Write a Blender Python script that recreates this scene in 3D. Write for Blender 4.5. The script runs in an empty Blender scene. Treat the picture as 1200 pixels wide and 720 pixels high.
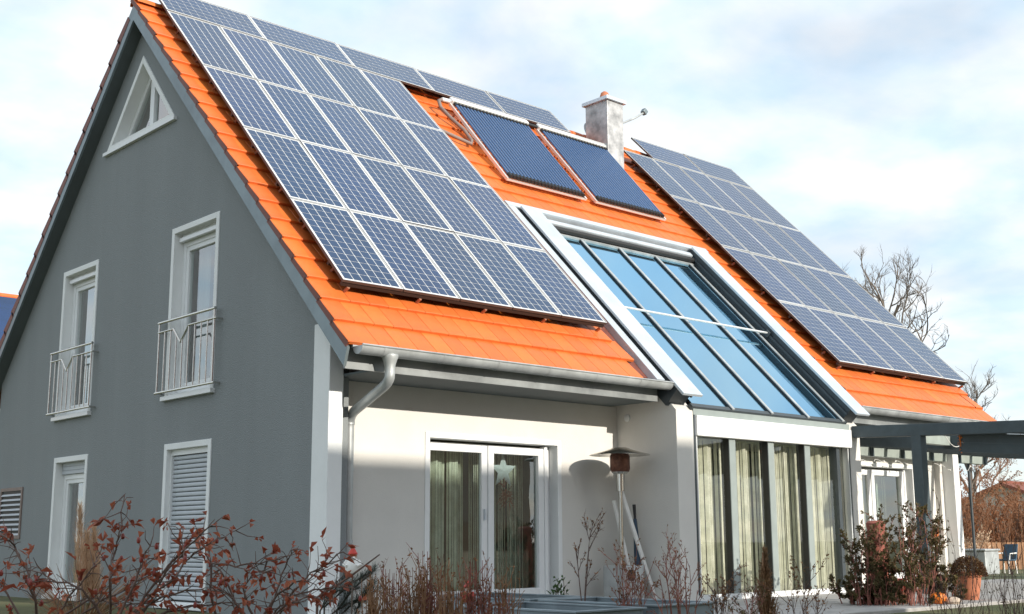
import bpy, math, random
from mathutils import Vector, Matrix
from mathutils.geometry import tessellate_polygon
R = math.radians
sc = bpy.context.scene
# ------------------------------------------------------------------ camera
CAM = Vector((-7.1776, -11.0153, 0.7737)); FPX = 1430.26
YAW, PIT, ROL = R(-42.408), R(10.775), R(-0.3137)
_r = Vector((math.cos(YAW), math.sin(YAW), 0)); _f = Vector((-math.sin(YAW), math.cos(YAW), 0)); _u = Vector((0, 0, 1))
F3 = _f*math.cos(PIT) + _u*math.sin(PIT); U3 = _u*math.cos(PIT) - _f*math.sin(PIT)
RX = _r*math.cos(ROL) + U3*math.sin(ROL); UX = -_r*math.sin(ROL) + U3*math.cos(ROL)
cd = bpy.data.cameras.new('camera'); cam = bpy.data.objects.new('camera', cd); sc.collection.objects.link(cam)
cd.sensor_width = 36; cd.lens = 36*FPX/1200; cd.clip_start = 0.05; cd.clip_end = 2000
cam.matrix_world = Matrix(((RX.x, UX.x, -F3.x, CAM.x), (RX.y, UX.y, -F3.y, CAM.y), (RX.z, UX.z, -F3.z, CAM.z), (0, 0, 0, 1)))
sc.camera = cam
# ------------------------------------------------------------------ world, sun, exposure
SUN = Vector((0.09, -1.0, 0.33)).normalized()
wd = bpy.data.worlds.new('World'); sc.world = wd; wd.use_nodes = True
nt = wd.node_tree; nt.nodes.clear()
def N(t, typ, **k):
    n = t.nodes.new(typ)
    for a, b in k.items():
        if a in n.inputs.keys() if hasattr(n.inputs, 'keys') else False: n.inputs[a].default_value = b
        else: setattr(n, a, b)
    return n
sky = N(nt, 'ShaderNodeTexSky', sky_type='NISHITA', sun_disc=False)
sky.sun_elevation = math.asin(SUN.z); sky.sun_rotation = math.atan2(SUN.x, SUN.y); sky.air_density = 1.0; sky.dust_density = 0.6; sky.ozone_density = 1.5
bg1 = N(nt, 'ShaderNodeBackground'); bg1.inputs[1].default_value = 0.13
nt.links.new(sky.outputs[0], bg1.inputs[0])
tc = N(nt, 'ShaderNodeTexCoord'); sep = N(nt, 'ShaderNodeSeparateXYZ'); nt.links.new(tc.outputs['Generated'], sep.inputs[0])
def M(t, op, a, b=None):
    n = t.nodes.new('ShaderNodeMath'); n.operation = op
    for i, x in enumerate((a, b)):
        if x is None: continue
        if isinstance(x, (int, float)): n.inputs[i].default_value = x
        else: t.links.new(x, n.inputs[i])
    return n.outputs[0]
za = M(nt, 'ADD', M(nt, 'MAXIMUM', sep.outputs[2], 0.0), 0.22)
cmb = N(nt, 'ShaderNodeCombineXYZ')
nt.links.new(M(nt, 'DIVIDE', sep.outputs[0], za), cmb.inputs[0]); nt.links.new(M(nt, 'DIVIDE', sep.outputs[1], za), cmb.inputs[1])
ns = N(nt, 'ShaderNodeTexNoise'); ns.inputs['Scale'].default_value = 2.1; ns.inputs['Detail'].default_value = 9; ns.inputs['Roughness'].default_value = 0.52; ns.inputs['Distortion'].default_value = 0.25
nt.links.new(cmb.outputs[0], ns.inputs['Vector'])
rp = N(nt, 'ShaderNodeValToRGB'); rp.color_ramp.elements[0].position = 0.36; rp.color_ramp.elements[1].position = 0.66
rp.color_ramp.elements[0].color = (0.60, 0.60, 0.60, 1); rp.color_ramp.elements[1].color = (1, 1, 1, 1)
nt.links.new(ns.outputs[0], rp.inputs[0])
ns2 = N(nt, 'ShaderNodeTexNoise'); ns2.inputs['Scale'].default_value = 5.5; ns2.inputs['Detail'].default_value = 7
nt.links.new(cmb.outputs[0], ns2.inputs['Vector'])
rp2 = N(nt, 'ShaderNodeValToRGB'); rp2.color_ramp.elements[0].position = 0.35; rp2.color_ramp.elements[1].position = 0.68
rp2.color_ramp.elements[0].color = (0.70, 0.86, 0.99, 1); rp2.color_ramp.elements[1].color = (0.98, 0.985, 0.98, 1)
nt.links.new(ns2.outputs[0], rp2.inputs[0])
bg2 = N(nt, 'ShaderNodeBackground'); bg2.inputs[1].default_value = 1.0
nt.links.new(rp2.outputs[0], bg2.inputs[0])
mx = N(nt, 'ShaderNodeMixShader'); out = N(nt, 'ShaderNodeOutputWorld')
nt.links.new(rp.outputs[0], mx.inputs[0]); nt.links.new(bg1.outputs[0], mx.inputs[1]); nt.links.new(bg2.outputs[0], mx.inputs[2]); nt.links.new(mx.outputs[0], out.inputs[0])
ld = bpy.data.lights.new('sun', 'SUN'); ld.energy = 4.0; ld.angle = R(0.55); ld.color = (1.0, 0.93, 0.82)
lo = bpy.data.objects.new('sun', ld); sc.collection.objects.link(lo); lo.rotation_euler = SUN.to_track_quat('Z', 'Y').to_euler(); lo.location = (0, -30, 30)
vs = sc.view_settings; vs.view_transform = 'Standard'; vs.look = 'None'; vs.exposure = 0.32; vs.gamma = 1.0; vs.use_curve_mapping = False
# ------------------------------------------------------------------ materials
MATS = {}
def mat(name, col, rough=0.6, metal=0.0, var=0.0, vscale=3.0, bump=0.0, bscale=150.0, coat=0.0, spec=0.5, streak=False, trans=0.0, detail=5.0, vcol=None):
    m = bpy.data.materials.new(name); m.use_nodes = True; t = m.node_tree; b = t.nodes['Principled BSDF']
    b.inputs['Base Color'].default_value = (*col, 1); b.inputs['Roughness'].default_value = rough; b.inputs['Metallic'].default_value = metal
    b.inputs['Specular IOR Level'].default_value = spec; b.inputs['Coat Weight'].default_value = coat; b.inputs['Coat Roughness'].default_value = 0.05
    co = N(t, 'ShaderNodeTexCoord')
    if var > 0:
        n = N(t, 'ShaderNodeTexNoise'); n.inputs['Scale'].default_value = vscale; n.inputs['Detail'].default_value = detail; n.inputs['Roughness'].default_value = 0.6
        if streak:
            mp = N(t, 'ShaderNodeMapping'); mp.inputs['Scale'].default_value = (1, 1, 0.12); t.links.new(co.outputs['Object'], mp.inputs[0]); t.links.new(mp.outputs[0], n.inputs['Vector'])
        else: t.links.new(co.outputs['Object'], n.inputs['Vector'])
        r = N(t, 'ShaderNodeValToRGB'); r.color_ramp.elements[0].position = 0.3; r.color_ramp.elements[1].position = 0.7
        c1 = [max(0, c*(1-var)) for c in col]; c2 = [min(1, c*(1+var)) for c in col] if vcol is None else list(vcol)
        r.color_ramp.elements[0].color = (*c1, 1); r.color_ramp.elements[1].color = (*c2, 1)
        t.links.new(n.outputs[0], r.inputs[0]); t.links.new(r.outputs[0], b.inputs['Base Color'])
        m2 = N(t, 'ShaderNodeMapRange'); m2.inputs[3].default_value = max(0.02, rough-0.12); m2.inputs[4].default_value = min(1, rough+0.12)
        t.links.new(n.outputs[0], m2.inputs[0]); t.links.new(m2.outputs[0], b.inputs['Roughness'])
    if bump > 0:
        n = N(t, 'ShaderNodeTexNoise'); n.inputs['Scale'].default_value = bscale; n.inputs['Detail'].default_value = 3
        t.links.new(co.outputs['Object'], n.inputs['Vector'])
        bp = N(t, 'ShaderNodeBump'); bp.inputs['Strength'].default_value = bump; bp.inputs['Distance'].default_value = 0.01
        t.links.new(n.outputs[0], bp.inputs['Height']); t.links.new(bp.outputs[0], b.inputs['Normal'])
    if trans > 0:   # light shining through thin leaves or cloth
        tr = N(t, 'ShaderNodeBsdfTranslucent'); tr.inputs[0].default_value = (*col, 1); ms = N(t, 'ShaderNodeMixShader'); ms.inputs[0].default_value = trans
        o = t.nodes['Material Output']; t.links.new(b.outputs[0], ms.inputs[1]); t.links.new(tr.outputs[0], ms.inputs[2]); t.links.new(ms.outputs[0], o.inputs[0])
    MATS[name] = m; return m
def per_object(m, amt=0.25, hue=0.02):
    """each piece gets its own slight tint"""
    t = m.node_tree; b = t.nodes['Principled BSDF']; oi = N(t, 'ShaderNodeObjectInfo'); hs = N(t, 'ShaderNodeHueSaturation')
    l = b.inputs['Base Color'].links
    if l: t.links.new(l[0].from_socket, hs.inputs['Color'])
    else: hs.inputs['Color'].default_value = b.inputs['Base Color'].default_value
    mr = N(t, 'ShaderNodeMapRange'); mr.inputs[3].default_value = 1-amt; mr.inputs[4].default_value = 1+amt; t.links.new(oi.outputs['Random'], mr.inputs[0]); t.links.new(mr.outputs[0], hs.inputs['Value'])
    mh = N(t, 'ShaderNodeMapRange'); mh.inputs[3].default_value = 0.5-hue; mh.inputs[4].default_value = 0.5+hue; t.links.new(oi.outputs['Random'], mh.inputs[0]); t.links.new(mh.outputs[0], hs.inputs['Hue'])
    t.links.new(hs.outputs[0], b.inputs['Base Color'])
def glass(name, tint=(0.9, 0.95, 0.93), base=0.08, gain=1.5, gcol=(1, 1, 1)):
    m = bpy.data.materials.new(name); m.use_nodes = True; t = m.node_tree; t.nodes.clear()
    fr = N(t, 'ShaderNodeFresnel'); fr.inputs[0].default_value = 1.5
    ge = N(t, 'ShaderNodeNewGeometry')
    fac = M(t, 'MULTIPLY', M(t, 'MINIMUM', M(t, 'ADD', M(t, 'MULTIPLY', fr.outputs[0], gain), base), 0.97), M(t, 'SUBTRACT', 1.0, ge.outputs['Backfacing']))
    tr = N(t, 'ShaderNodeBsdfTransparent'); tr.inputs[0].default_value = (*tint, 1)
    gl = N(t, 'ShaderNodeBsdfGlossy'); gl.inputs['Color'].default_value = (*gcol, 1); gl.inputs['Roughness'].default_value = 0.0
    co = N(t, 'ShaderNodeTexCoord'); n = N(t, 'ShaderNodeTexNoise'); n.inputs['Scale'].default_value = 1.3; n.inputs['Detail'].default_value = 1; t.links.new(co.outputs['Object'], n.inputs['Vector'])
    bp = N(t, 'ShaderNodeBump'); bp.inputs['Strength'].default_value = 0.05; bp.inputs['Distance'].default_value = 0.02; t.links.new(n.outputs[0], bp.inputs['Height']); t.links.new(bp.outputs[0], gl.inputs['Normal'])
    ms = N(t, 'ShaderNodeMixShader'); o = N(t, 'ShaderNodeOutputMaterial')
    t.links.new(fac, ms.inputs[0]); t.links.new(tr.outputs[0], ms.inputs[1]); t.links.new(gl.outputs[0], ms.inputs[2]); t.links.new(ms.outputs[0], o.inputs[0])
    MATS[name] = m; return m
mat('grey_render', (0.245, 0.262, 0.266), 0.9, var=0.05, vscale=1.7, bump=0.7, bscale=70, streak=True, spec=0.2)
mat('cream_render', (0.68, 0.66, 0.62), 0.9, var=0.05, vscale=1.5, bump=0.4, bscale=110, spec=0.2)
mat('white_render', (0.80, 0.81, 0.80), 0.85, var=0.04, vscale=2, bump=0.2, bscale=120, spec=0.25)
mat('white_frame', (0.78, 0.79, 0.79), 0.35, var=0.03, vscale=3)
mat('tile', (0.66, 0.155, 0.030), 0.48, var=0.12, vscale=5, bump=0.08, bscale=60, spec=0.5); per_object(MATS['tile'], 0.05, 0.003)
mat('tile_dark', (0.19, 0.060, 0.042), 0.6, var=0.2, vscale=8)  # same tile clay, with the shade of the verge sides put into its colour
mat('zinc', (0.47, 0.49, 0.49), 0.42, 0.4, var=0.22, vscale=4, bump=0.03, bscale=20)
mat('zinc_bright', (0.58, 0.63, 0.675), 0.40, 0.35, var=0.10, vscale=2.5)
mat('zinc_fascia', (0.27, 0.285, 0.285), 0.5, 0.4, var=0.25, vscale=3)  # same zinc, darkened in colour to stand for the gutter's shadow
mat('zinc_dark', (0.20, 0.24, 0.255), 0.45, 0.55, var=0.25, vscale=2.2)
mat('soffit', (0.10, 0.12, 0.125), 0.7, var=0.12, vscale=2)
mat('anthracite', (0.050, 0.062, 0.070), 0.5, var=0.15, vscale=4)
mat('post_grey', (0.27, 0.31, 0.30), 0.45, var=0.08, vscale=4)
mat('pergola_grey', (0.055, 0.075, 0.085), 0.6, var=0.2, vscale=6, bump=0.1, bscale=40, streak=False)
mat('pergola_beam', (0.30, 0.34, 0.31), 0.6, var=0.12, vscale=6)
mat('alu', (0.80, 0.80, 0.78), 0.38, 0.5)
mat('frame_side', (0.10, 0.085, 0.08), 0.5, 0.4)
mat('alu_dark', (0.03, 0.03, 0.03), 0.5, 0.3)
mat('steel', (0.62, 0.60, 0.56), 0.22, 1.0, var=0.1, vscale=30)
mat('backsheet', (0.72, 0.73, 0.72), 0.25, coat=0.6)
mat('pv_cell', (0.009, 0.030, 0.088), 0.20, var=0.22, vscale=1.4, coat=0.35, spec=0.5); per_object(MATS['pv_cell'], 0.12, 0.004); MATS['pv_cell'].node_tree.nodes['Principled BSDF'].inputs['Specular Tint'].default_value = (0.50, 0.74, 1.0, 1); MATS['pv_cell'].node_tree.nodes['Principled BSDF'].inputs['Coat Tint'].default_value = (0.75, 0.88, 1.0, 1)
mat('tube_blue', (0.028, 0.085, 0.21), 0.22, 0.0, coat=0.8)
mat('black_rubber', (0.015, 0.015, 0.016), 0.55)
mat('copper_brown', (0.42, 0.20, 0.13), 0.5, 0.4)
mat('chimney_sheet', (0.40, 0.40, 0.40), 0.5, 0.55, var=0.40, vscale=5.5, bump=0.05, bscale=30)
mat('clay_red', (0.27, 0.085, 0.06), 0.8, var=0.3, vscale=6, bump=0.1, bscale=60)
mat('burner_brown', (0.16, 0.07, 0.045), 0.45, 0.5, var=0.4, vscale=25)
mat('terracotta', (0.46, 0.165, 0.085), 0.8, var=0.18, vscale=8, bump=0.1, bscale=60)
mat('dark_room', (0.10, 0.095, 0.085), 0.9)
mat('floor_wood', (0.16, 0.10, 0.06), 0.5)
mat('shutter', (0.47, 0.50, 0.53), 0.5, var=0.06, vscale=6)
mat('vent_brown', (0.22, 0.17, 0.15), 0.6, var=0.15, vscale=10)
mat('white_paint', (0.78, 0.77, 0.74), 0.5, var=0.06, vscale=8)
mat('blue_black', (0.02, 0.05, 0.09), 0.5)
mat('zinc_planter', (0.23, 0.28, 0.31), 0.5, 0.35, var=0.2, vscale=4)
mat('soil', (0.045, 0.03, 0.022), 0.95, var=0.4, vscale=20, bump=0.6, bscale=40)
mat('rose_leaf', (0.32, 0.065, 0.042), 0.55, var=0.5, vscale=9, vcol=(0.55, 0.19, 0.09), trans=0.3)
mat('rose_stem', (0.12, 0.075, 0.06), 0.8, var=0.35, vscale=30)
mat('rose_hip', (0.22, 0.03, 0.02), 0.35)
mat('brown_leaf', (0.20, 0.10, 0.045), 0.7, var=0.6, vscale=6, vcol=(0.42, 0.20, 0.08), trans=0.25)
mat('olive_leaf', (0.085, 0.080, 0.030), 0.6, var=0.6, vscale=5, vcol=(0.20, 0.15, 0.06), trans=0.25)
mat('green_leaf', (0.05, 0.10, 0.025), 0.5, var=0.5, vscale=6, trans=0.25)
mat('red_stem', (0.26, 0.10, 0.075), 0.75, var=0.35, vscale=12)
mat('brown_stem', (0.27, 0.15, 0.08), 0.8, var=0.4, vscale=10)
mat('grey_twig', (0.14, 0.115, 0.095), 0.85, var=0.25, vscale=6)
mat('pine_needle', (0.035, 0.06, 0.04), 0.55, var=0.4, vscale=10)
mat('plume', (0.68, 0.49, 0.34), 0.9, var=0.3, vscale=15, trans=0.3)
mat('cypress', (0.17, 0.09, 0.04), 0.8, var=0.5, vscale=8, vcol=(0.30, 0.18, 0.08), trans=0.2)
mat('mum_leaf', (0.18, 0.06, 0.03), 0.7, var=0.6, vscale=20, vcol=(0.16, 0.11, 0.04), trans=0.2)
mat('autumn_twig', (0.26, 0.13, 0.07), 0.8, var=0.4, vscale=2)
mat('autumn_leaf', (0.30, 0.13, 0.06), 0.8, var=0.5, vscale=1.5, trans=0.3)
mat('bark', (0.12, 0.10, 0.085), 0.9, var=0.3, vscale=5, bump=0.4, bscale=25)
mat('fence_wood', (0.36, 0.19, 0.10), 0.8, var=0.25, vscale=6)
mat('paving', (0.36, 0.345, 0.33), 0.85, var=0.2, vscale=5, bump=0.2, bscale=60)
mat('lawn', (0.075, 0.115, 0.025), 0.95, var=0.5, vscale=0.6, vcol=(0.15, 0.135, 0.06), bump=0.8, bscale=30)
mat('chair_blue', (0.03, 0.075, 0.12), 0.55, var=0.15, vscale=10)
mat('orange', (0.75, 0.20, 0.02), 0.55, var=0.15, vscale=15)
mat('santa_red', (0.55, 0.04, 0.025), 0.5); mat('skin_clay', (0.62, 0.42, 0.32), 0.6)
mat('pale_stone', (0.62, 0.50, 0.40), 0.8, var=0.2, vscale=10)
mat('yellow_shade', (0.72, 0.66, 0.30), 0.8, trans=0.4)
mat('paper', (0.70, 0.74, 0.78), 0.8, trans=0.4)
mat('nb_wall', (0.42, 0.30, 0.20), 0.9, var=0.1, vscale=1); mat('nb_roof', (0.22, 0.07, 0.045), 0.8, var=0.2, vscale=4)
mat('nb_cream', (0.55, 0.50, 0.42), 0.9, var=0.08, vscale=1)
mat('curtain_grey', (0.30, 0.32, 0.34), 0.9, trans=0.2)
glass('window_glass', base=0.10, gain=2.0)
glass('door_glass', base=0.09, gain=1.8)
glass('bay_glass', tint=(0.98, 0.985, 0.97), base=0.02, gain=1.3)
glass('roof_glass', tint=(0.25, 0.42, 0.55), base=0.60, gain=1.2, gcol=(0.50, 0.80, 1.0))
mat('string_curtain', (0.84, 0.85, 0.66), 0.9, var=0.3, vscale=7, trans=0.35)
mat('string_curtain_thin', (0.76, 0.77, 0.64), 0.9, var=0.3, vscale=7, trans=0.35)
# ------------------------------------------------------------------ mesh helpers
class MB:
    def __init__(s): s.v = []; s.f = []
    def add(s, vs, fs):
        o = len(s.v); s.v += [tuple(x) for x in vs]; s.f += [tuple(i+o for i in f) for f in fs]; return s
    def box(s, x0, x1, y0, y1, z0, z1, T=None):
        vs = [Vector((x, y, z)) for z in (z0, z1) for y in (y0, y1) for x in (x0, x1)]
        if T: vs = [T(*p) for p in vs]
        return s.add(vs, [(0, 2, 3, 1), (4, 5, 7, 6), (0, 1, 5, 4), (2, 6, 7, 3), (0, 4, 6, 2), (1, 3, 7, 5)])
    def bar(s, a, b, w, h=None, up=(0, 0, 1)):
        a, b = Vector(a), Vector(b); h = h or w; d = (b-a).normalized(); u = Vector(up)
        if abs(d.dot(u)) > 0.95: u = Vector((1, 0, 0))
        x = d.cross(u).normalized(); y = x.cross(d).normalized()
        vs = [p + x*(i*w/2) + y*(j*h/2) for p in (a, b) for j in (-1, 1) for i in (-1, 1)]
        return s.add(vs, [(0, 1, 3, 2), (4, 6, 7, 5), (0, 4, 5, 1), (2, 3, 7, 6), (0, 2, 6, 4), (1, 5, 7, 3)])
    def tube(s, pts, r, n=8, cap=True):
        pts = [Vector(p) for p in pts]; rs = r if isinstance(r, (list, tuple)) else [r]*len(pts); o = len(s.v); prev = None
        for i, p in enumerate(pts):
            d = (pts[min(i+1, len(pts)-1)] - pts[max(i-1, 0)])
            d = d.normalized() if d.length > 1e-9 else Vector((0, 0, 1))
            u = prev if prev is not None else (Vector((0, 0, 1)) if abs(d.z) < 0.9 else Vector((1, 0, 0)))
            x = d.cross(u)
            if x.length < 1e-6: x = d.cross(Vector((0.3, 1, 0.2)))
            x.normalize(); y = x.cross(d).normalized(); prev = y
            for k in range(n):
                a = 2*math.pi*k/n; s.v.append(tuple(p + x*(math.cos(a)*rs[i]) + y*(math.sin(a)*rs[i])))
        for i in range(len(pts)-1):
            for k in range(n):
                a = o+i*n+k; b = o+i*n+(k+1) % n; s.f.append((a, b, b+n, a+n))
        if cap: s.f.append(tuple(o+k for k in range(n))[::-1]); s.f.append(tuple(o+(len(pts)-1)*n+k for k in range(n)))
        return s
    def lathe(s, prof, c=(0, 0, 0), n=24, axis=None):
        o = len(s.v); c = Vector(c)
        for (r, z) in prof:
            for k in range(n):
                a = 2*math.pi*k/n; s.v.append((c.x+r*math.cos(a), c.y+r*math.sin(a), c.z+z))
        for i in range(len(prof)-1):
            for k in range(n):
                a = o+i*n+k; b = o+i*n+(k+1) % n; s.f.append((a, b, b+n, a+n))
        s.f.append(tuple(o+k for k in range(n))[::-1]); s.f.append(tuple(o+(len(prof)-1)*n+k for k in range(n)))
        return s
    def prism(s, poly, fn0, fn1):
        """extrude a polygon: fn0/fn1 map a 2d point to the two 3d end faces"""
        n = len(poly); tri = tessellate_polygon([[Vector((a, b, 0)) for a, b in poly]])
        vs = [fn0(a, b) for a, b in poly] + [fn1(a, b) for a, b in poly]
        fs = [tuple(t) for t in tri] + [tuple(i+n for i in t)[::-1] for t in tri] + [(i, (i+1) % n, n+(i+1) % n, n+i) for i in range(n)]
        return s.add(vs, fs)
    def wall(s, outer, holes, fn0, fn1):
        loops = [outer] + holes; tri = tessellate_polygon([[Vector((a, b, 0)) for a, b in l] for l in loops]); flat = [p for l in loops for p in l]; n = len(flat)
        fs = [tuple(t) for t in tri] + [tuple(i+n for i in t)[::-1] for t in tri]; o = 0
        for l in loops:
            m = len(l); fs += [(o+i, o+(i+1) % m, n+o+(i+1) % m, n+o+i) for i in range(m)]; o += m
        return s.add([fn0(*p) for p in flat] + [fn1(*p) for p in flat], fs)
    def leaf(s, p, d, up, l, w, fold=0.25):
        d = d.normalized(); x = d.cross(up)
        if x.length < 1e-4: x = d.cross(Vector((1, 0.2, 0)))
        x.normalize(); nn = x.cross(d)
        return s.add([p, p+d*(l*0.5)+x*(w*0.5)+nn*(w*fold), p+d*l, p+d*(l*0.5)-x*(w*0.5)+nn*(w*fold)], [(0, 1, 2), (0, 2, 3)])
    def mesh(s, name, m, smooth=False):
        me = bpy.data.meshes.new(name); me.from_pydata(s.v, [], s.f); me.materials.append(MATS[m] if isinstance(m, str) else m)
        if smooth:
            me.polygons.foreach_set('use_smooth', [True]*len(me.polygons))
            try: me.set_sharp_from_angle(angle=R(40))
            except Exception: pass
        me.validate(); me.update(); return me
    def build(s, name, m, parent=None, smooth=False, kind=None, fixn=True):
        me = s.mesh(name, m, smooth)
        if fixn:
            import bmesh
            b = bmesh.new(); b.from_mesh(me); bmesh.ops.recalc_face_normals(b, faces=b.faces); b.to_mesh(me); b.free()
        return link(name, me, parent, kind)
def link(name, me, parent=None, kind=None):
    o = bpy.data.objects.new(name, me); sc.collection.objects.link(o)
    if parent is not None:
        o.parent = parent; o.matrix_parent_inverse = parent_inv(parent)
    if kind: o['kind'] = kind
    return o
INV = {}
def parent_inv(p):
    m = Matrix.Identity(4); q = p
    chain = []
    while q is not None: chain.append(q); q = q.parent
    w = Matrix.Identity(4)
    for q in reversed(chain):
        w = w @ (q.matrix_parent_inverse if q.parent else Matrix.Identity(4)) @ q.matrix_basis
    return w.inverted()
def thing(name, label, cat, loc=(0, 0, 0), group=None):
    o = bpy.data.objects.new(name, None); sc.collection.objects.link(o); o.location = loc; o.empty_display_size = 0.1
    o['label'] = label; o['category'] = cat
    if group: o['group'] = group
    return o
def tag(o, label, cat, group=None):
    o['label'] = label; o['category'] = cat
    if group: o['group'] = group
    return o
def part(name, parent):
    o = bpy.data.objects.new(name, None); sc.collection.objects.link(o); o.parent = parent; o.matrix_parent_inverse = parent_inv(parent); o.empty_display_size = 0.1; return o
def bevel(o, w=0.006, seg=2):
    b = o.modifiers.new('edge', 'BEVEL'); b.width = w; b.segments = seg; b.limit_method = 'ANGLE'; b.angle_limit = R(40); return o
# pixel of the 1200x720 photograph to a point: at a forward depth, or on the plane z / y
def ray(px, py): return F3 + RX*((px-600)/FPX) + UX*(-(py-360)/FPX)
def at(px, py, d): return CAM + ray(px, py)*d
def onz(px, py, z): r = ray(px, py); return CAM + r*((z-CAM.z)/r.z)
def ony(px, py, y): r = ray(px, py); return CAM + r*((y-CAM.y)/r.y)
# roof frame: x along the eave, s up the slope, o out of the panel plane (tile surface at o = -0.14)
RP = R(45.71); CP, SP = math.cos(RP), math.sin(RP); Y0, Z0 = -0.4196, 3.5
def roofp(x, s, o): return Vector((x, Y0+s*CP-o*SP, Z0+s*SP+o*CP))
RIDGE_Y = 4.53
def backp(x, s, o): p = roofp(x, s, o); return Vector((p.x, 2*RIDGE_Y-p.y, p.z))
def roofz(y, o=-0.14): return Z0 + (y-Y0)*SP/CP + o/CP
TILE = -0.19; S_EAVE = -0.90; GAUGE = 0.375; ROWS = 21; TW = 0.255
VX0, VX1 = -0.205, 13.60          # verges
WX1 = 13.25                      # far end wall
# ------------------------------------------------------------------ setting
def gz(x, y):
    t = min(1, max(0, (-4.4-y)/3.2)); return -0.04 - 0.80*t*t*(3-2*t)
xs = [-400, -200, -90, -50, -30, -20] + [-14+i*1.0 for i in range(33)] + [20, 25, 32, 45, 70, 120, 220, 420]
ys = [-400, -200, -90, -50, -35, -25, -18, -14] + [-12+i*0.6 for i in range(16)] + [-2, 0, 3, 8, 14, 22, 35, 60, 110, 220, 420]
g = MB(); g.add([(x, y, gz(x, y)) for y in ys for x in xs], [(j*len(xs)+i, j*len(xs)+i+1, (j+1)*len(xs)+i+1, (j+1)*len(xs)+i) for j in range(len(ys)-1) for i in range(len(xs)-1)])
o = g.build('ground', 'lawn', smooth=True); o['kind'] = 'structure'
o = MB().box(-1.2, 15.2, -3.7, 0.05, -0.2, 0.0).build('terrace_pavement', 'paving'); o['kind'] = 'structure'; bevel(o, 0.01)
# ------------------------------------------------------------------ the house
house = thing('house', 'grey and cream rendered gable house with orange tiled roof', 'house', (0, 0, 0))
BACK = 2*RIDGE_Y + 0.2
def rect(a0, a1, b0, b1): return [(a0, b0), (a1, b0), (a1, b1), (a0, b1)]
GD = dict(ur=(2.167, 3.403, 2.575, 4.776), ul=(5.656, 6.879, 2.575, 4.772), lr=(2.150, 3.342, 0.03, 1.971), ll=(5.640, 6.800, 0.03, 1.977))
TRI = [(3.485, 6.345), (5.605, 6.345), (4.545, 7.535)]
def gable_poly(y0, y1, drop): return [(y0, -0.05), (y1, -0.05), (y1, roofz(2*RIDGE_Y-y1)-drop), (RIDGE_Y, roofz(RIDGE_Y)-drop), (y0, roofz(y0)-drop)]
MB().wall(gable_poly(-0.2, BACK-0.1, 0.30), [rect(v[0], v[1], v[2], v[3]) for v in GD.values()] + [TRI], lambda a, b: Vector((0, a, b)), lambda a, b: Vector((0.32, a, b))).build('gable_wall', 'grey_render', house)
MB().prism(gable_poly(-0.1, BACK-0.1, 0.30), lambda a, b: Vector((WX1-0.3, a, b)), lambda a, b: Vector((WX1, a, b))).build('end_wall', 'cream_render', house)
MB().box(0.1, WX1-0.1, BACK-0.35, BACK-0.05, -0.05, 3.0).build('back_wall', 'cream_render', house)
FD = (1.523, 3.699, 0.03, 1.992); TD = (9.90, 12.25, 0.03, 1.99)
MB().wall(rect(0.15, 4.80, -0.05, 2.95), [rect(*FD)], lambda a, b: Vector((a, 0, b)), lambda a, b: Vector((a, 0.3, b))).build('front_wall', 'cream_render', house)
MB().wall(rect(8.92, WX1-0.15, -0.05, 2.95), [rect(*TD)], lambda a, b: Vector((a, 0, b)), lambda a, b: Vector((a, 0.3, b))).build('front_wall', 'cream_render', house)
bevel(MB().box(-0.004, 0.178, -0.31, 0.0, -0.05, 3.06).build('corner_pilaster', 'white_render', house), 0.008)
bevel(MB().box(WX1-0.19, WX1+0.004, -0.31, 0.0, -0.05, 3.06).build('corner_pilaster', 'white_render', house), 0.008)
bevel(MB().box(-0.004, 0.2, BACK-0.1, BACK+0.05, -0.05, 2.9).build('corner_pilaster', 'white_render', house), 0.008)
MB().box(0.3, WX1-0.3, 0.3, BACK-0.3, -0.03, 0.012).build('floor', 'floor_wood', house)
MB().box(4.9, 8.9, -0.93, 0.3, -0.03, 0.014).build('floor', 'floor_wood', house)
MB().box(0.32, 4.85, 0.3, BACK-0.3, 2.42, 2.55).build('ceiling', 'white_render', house)
MB().box(8.85, WX1-0.3, 0.3, BACK-0.3, 2.42, 2.55).build('ceiling', 'white_render', house)
MB().box(4.85, 8.85, 2.6, BACK-0.3, 2.42, 2.55).build('ceiling', 'white_render', house)
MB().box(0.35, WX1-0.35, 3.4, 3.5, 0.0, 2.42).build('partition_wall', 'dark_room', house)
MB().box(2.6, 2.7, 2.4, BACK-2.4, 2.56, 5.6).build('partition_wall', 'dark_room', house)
MB().box(2.6, 2.7, 3.55, BACK-0.4, 0.02, 2.41).build('partition_wall', 'dark_room', house)
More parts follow.
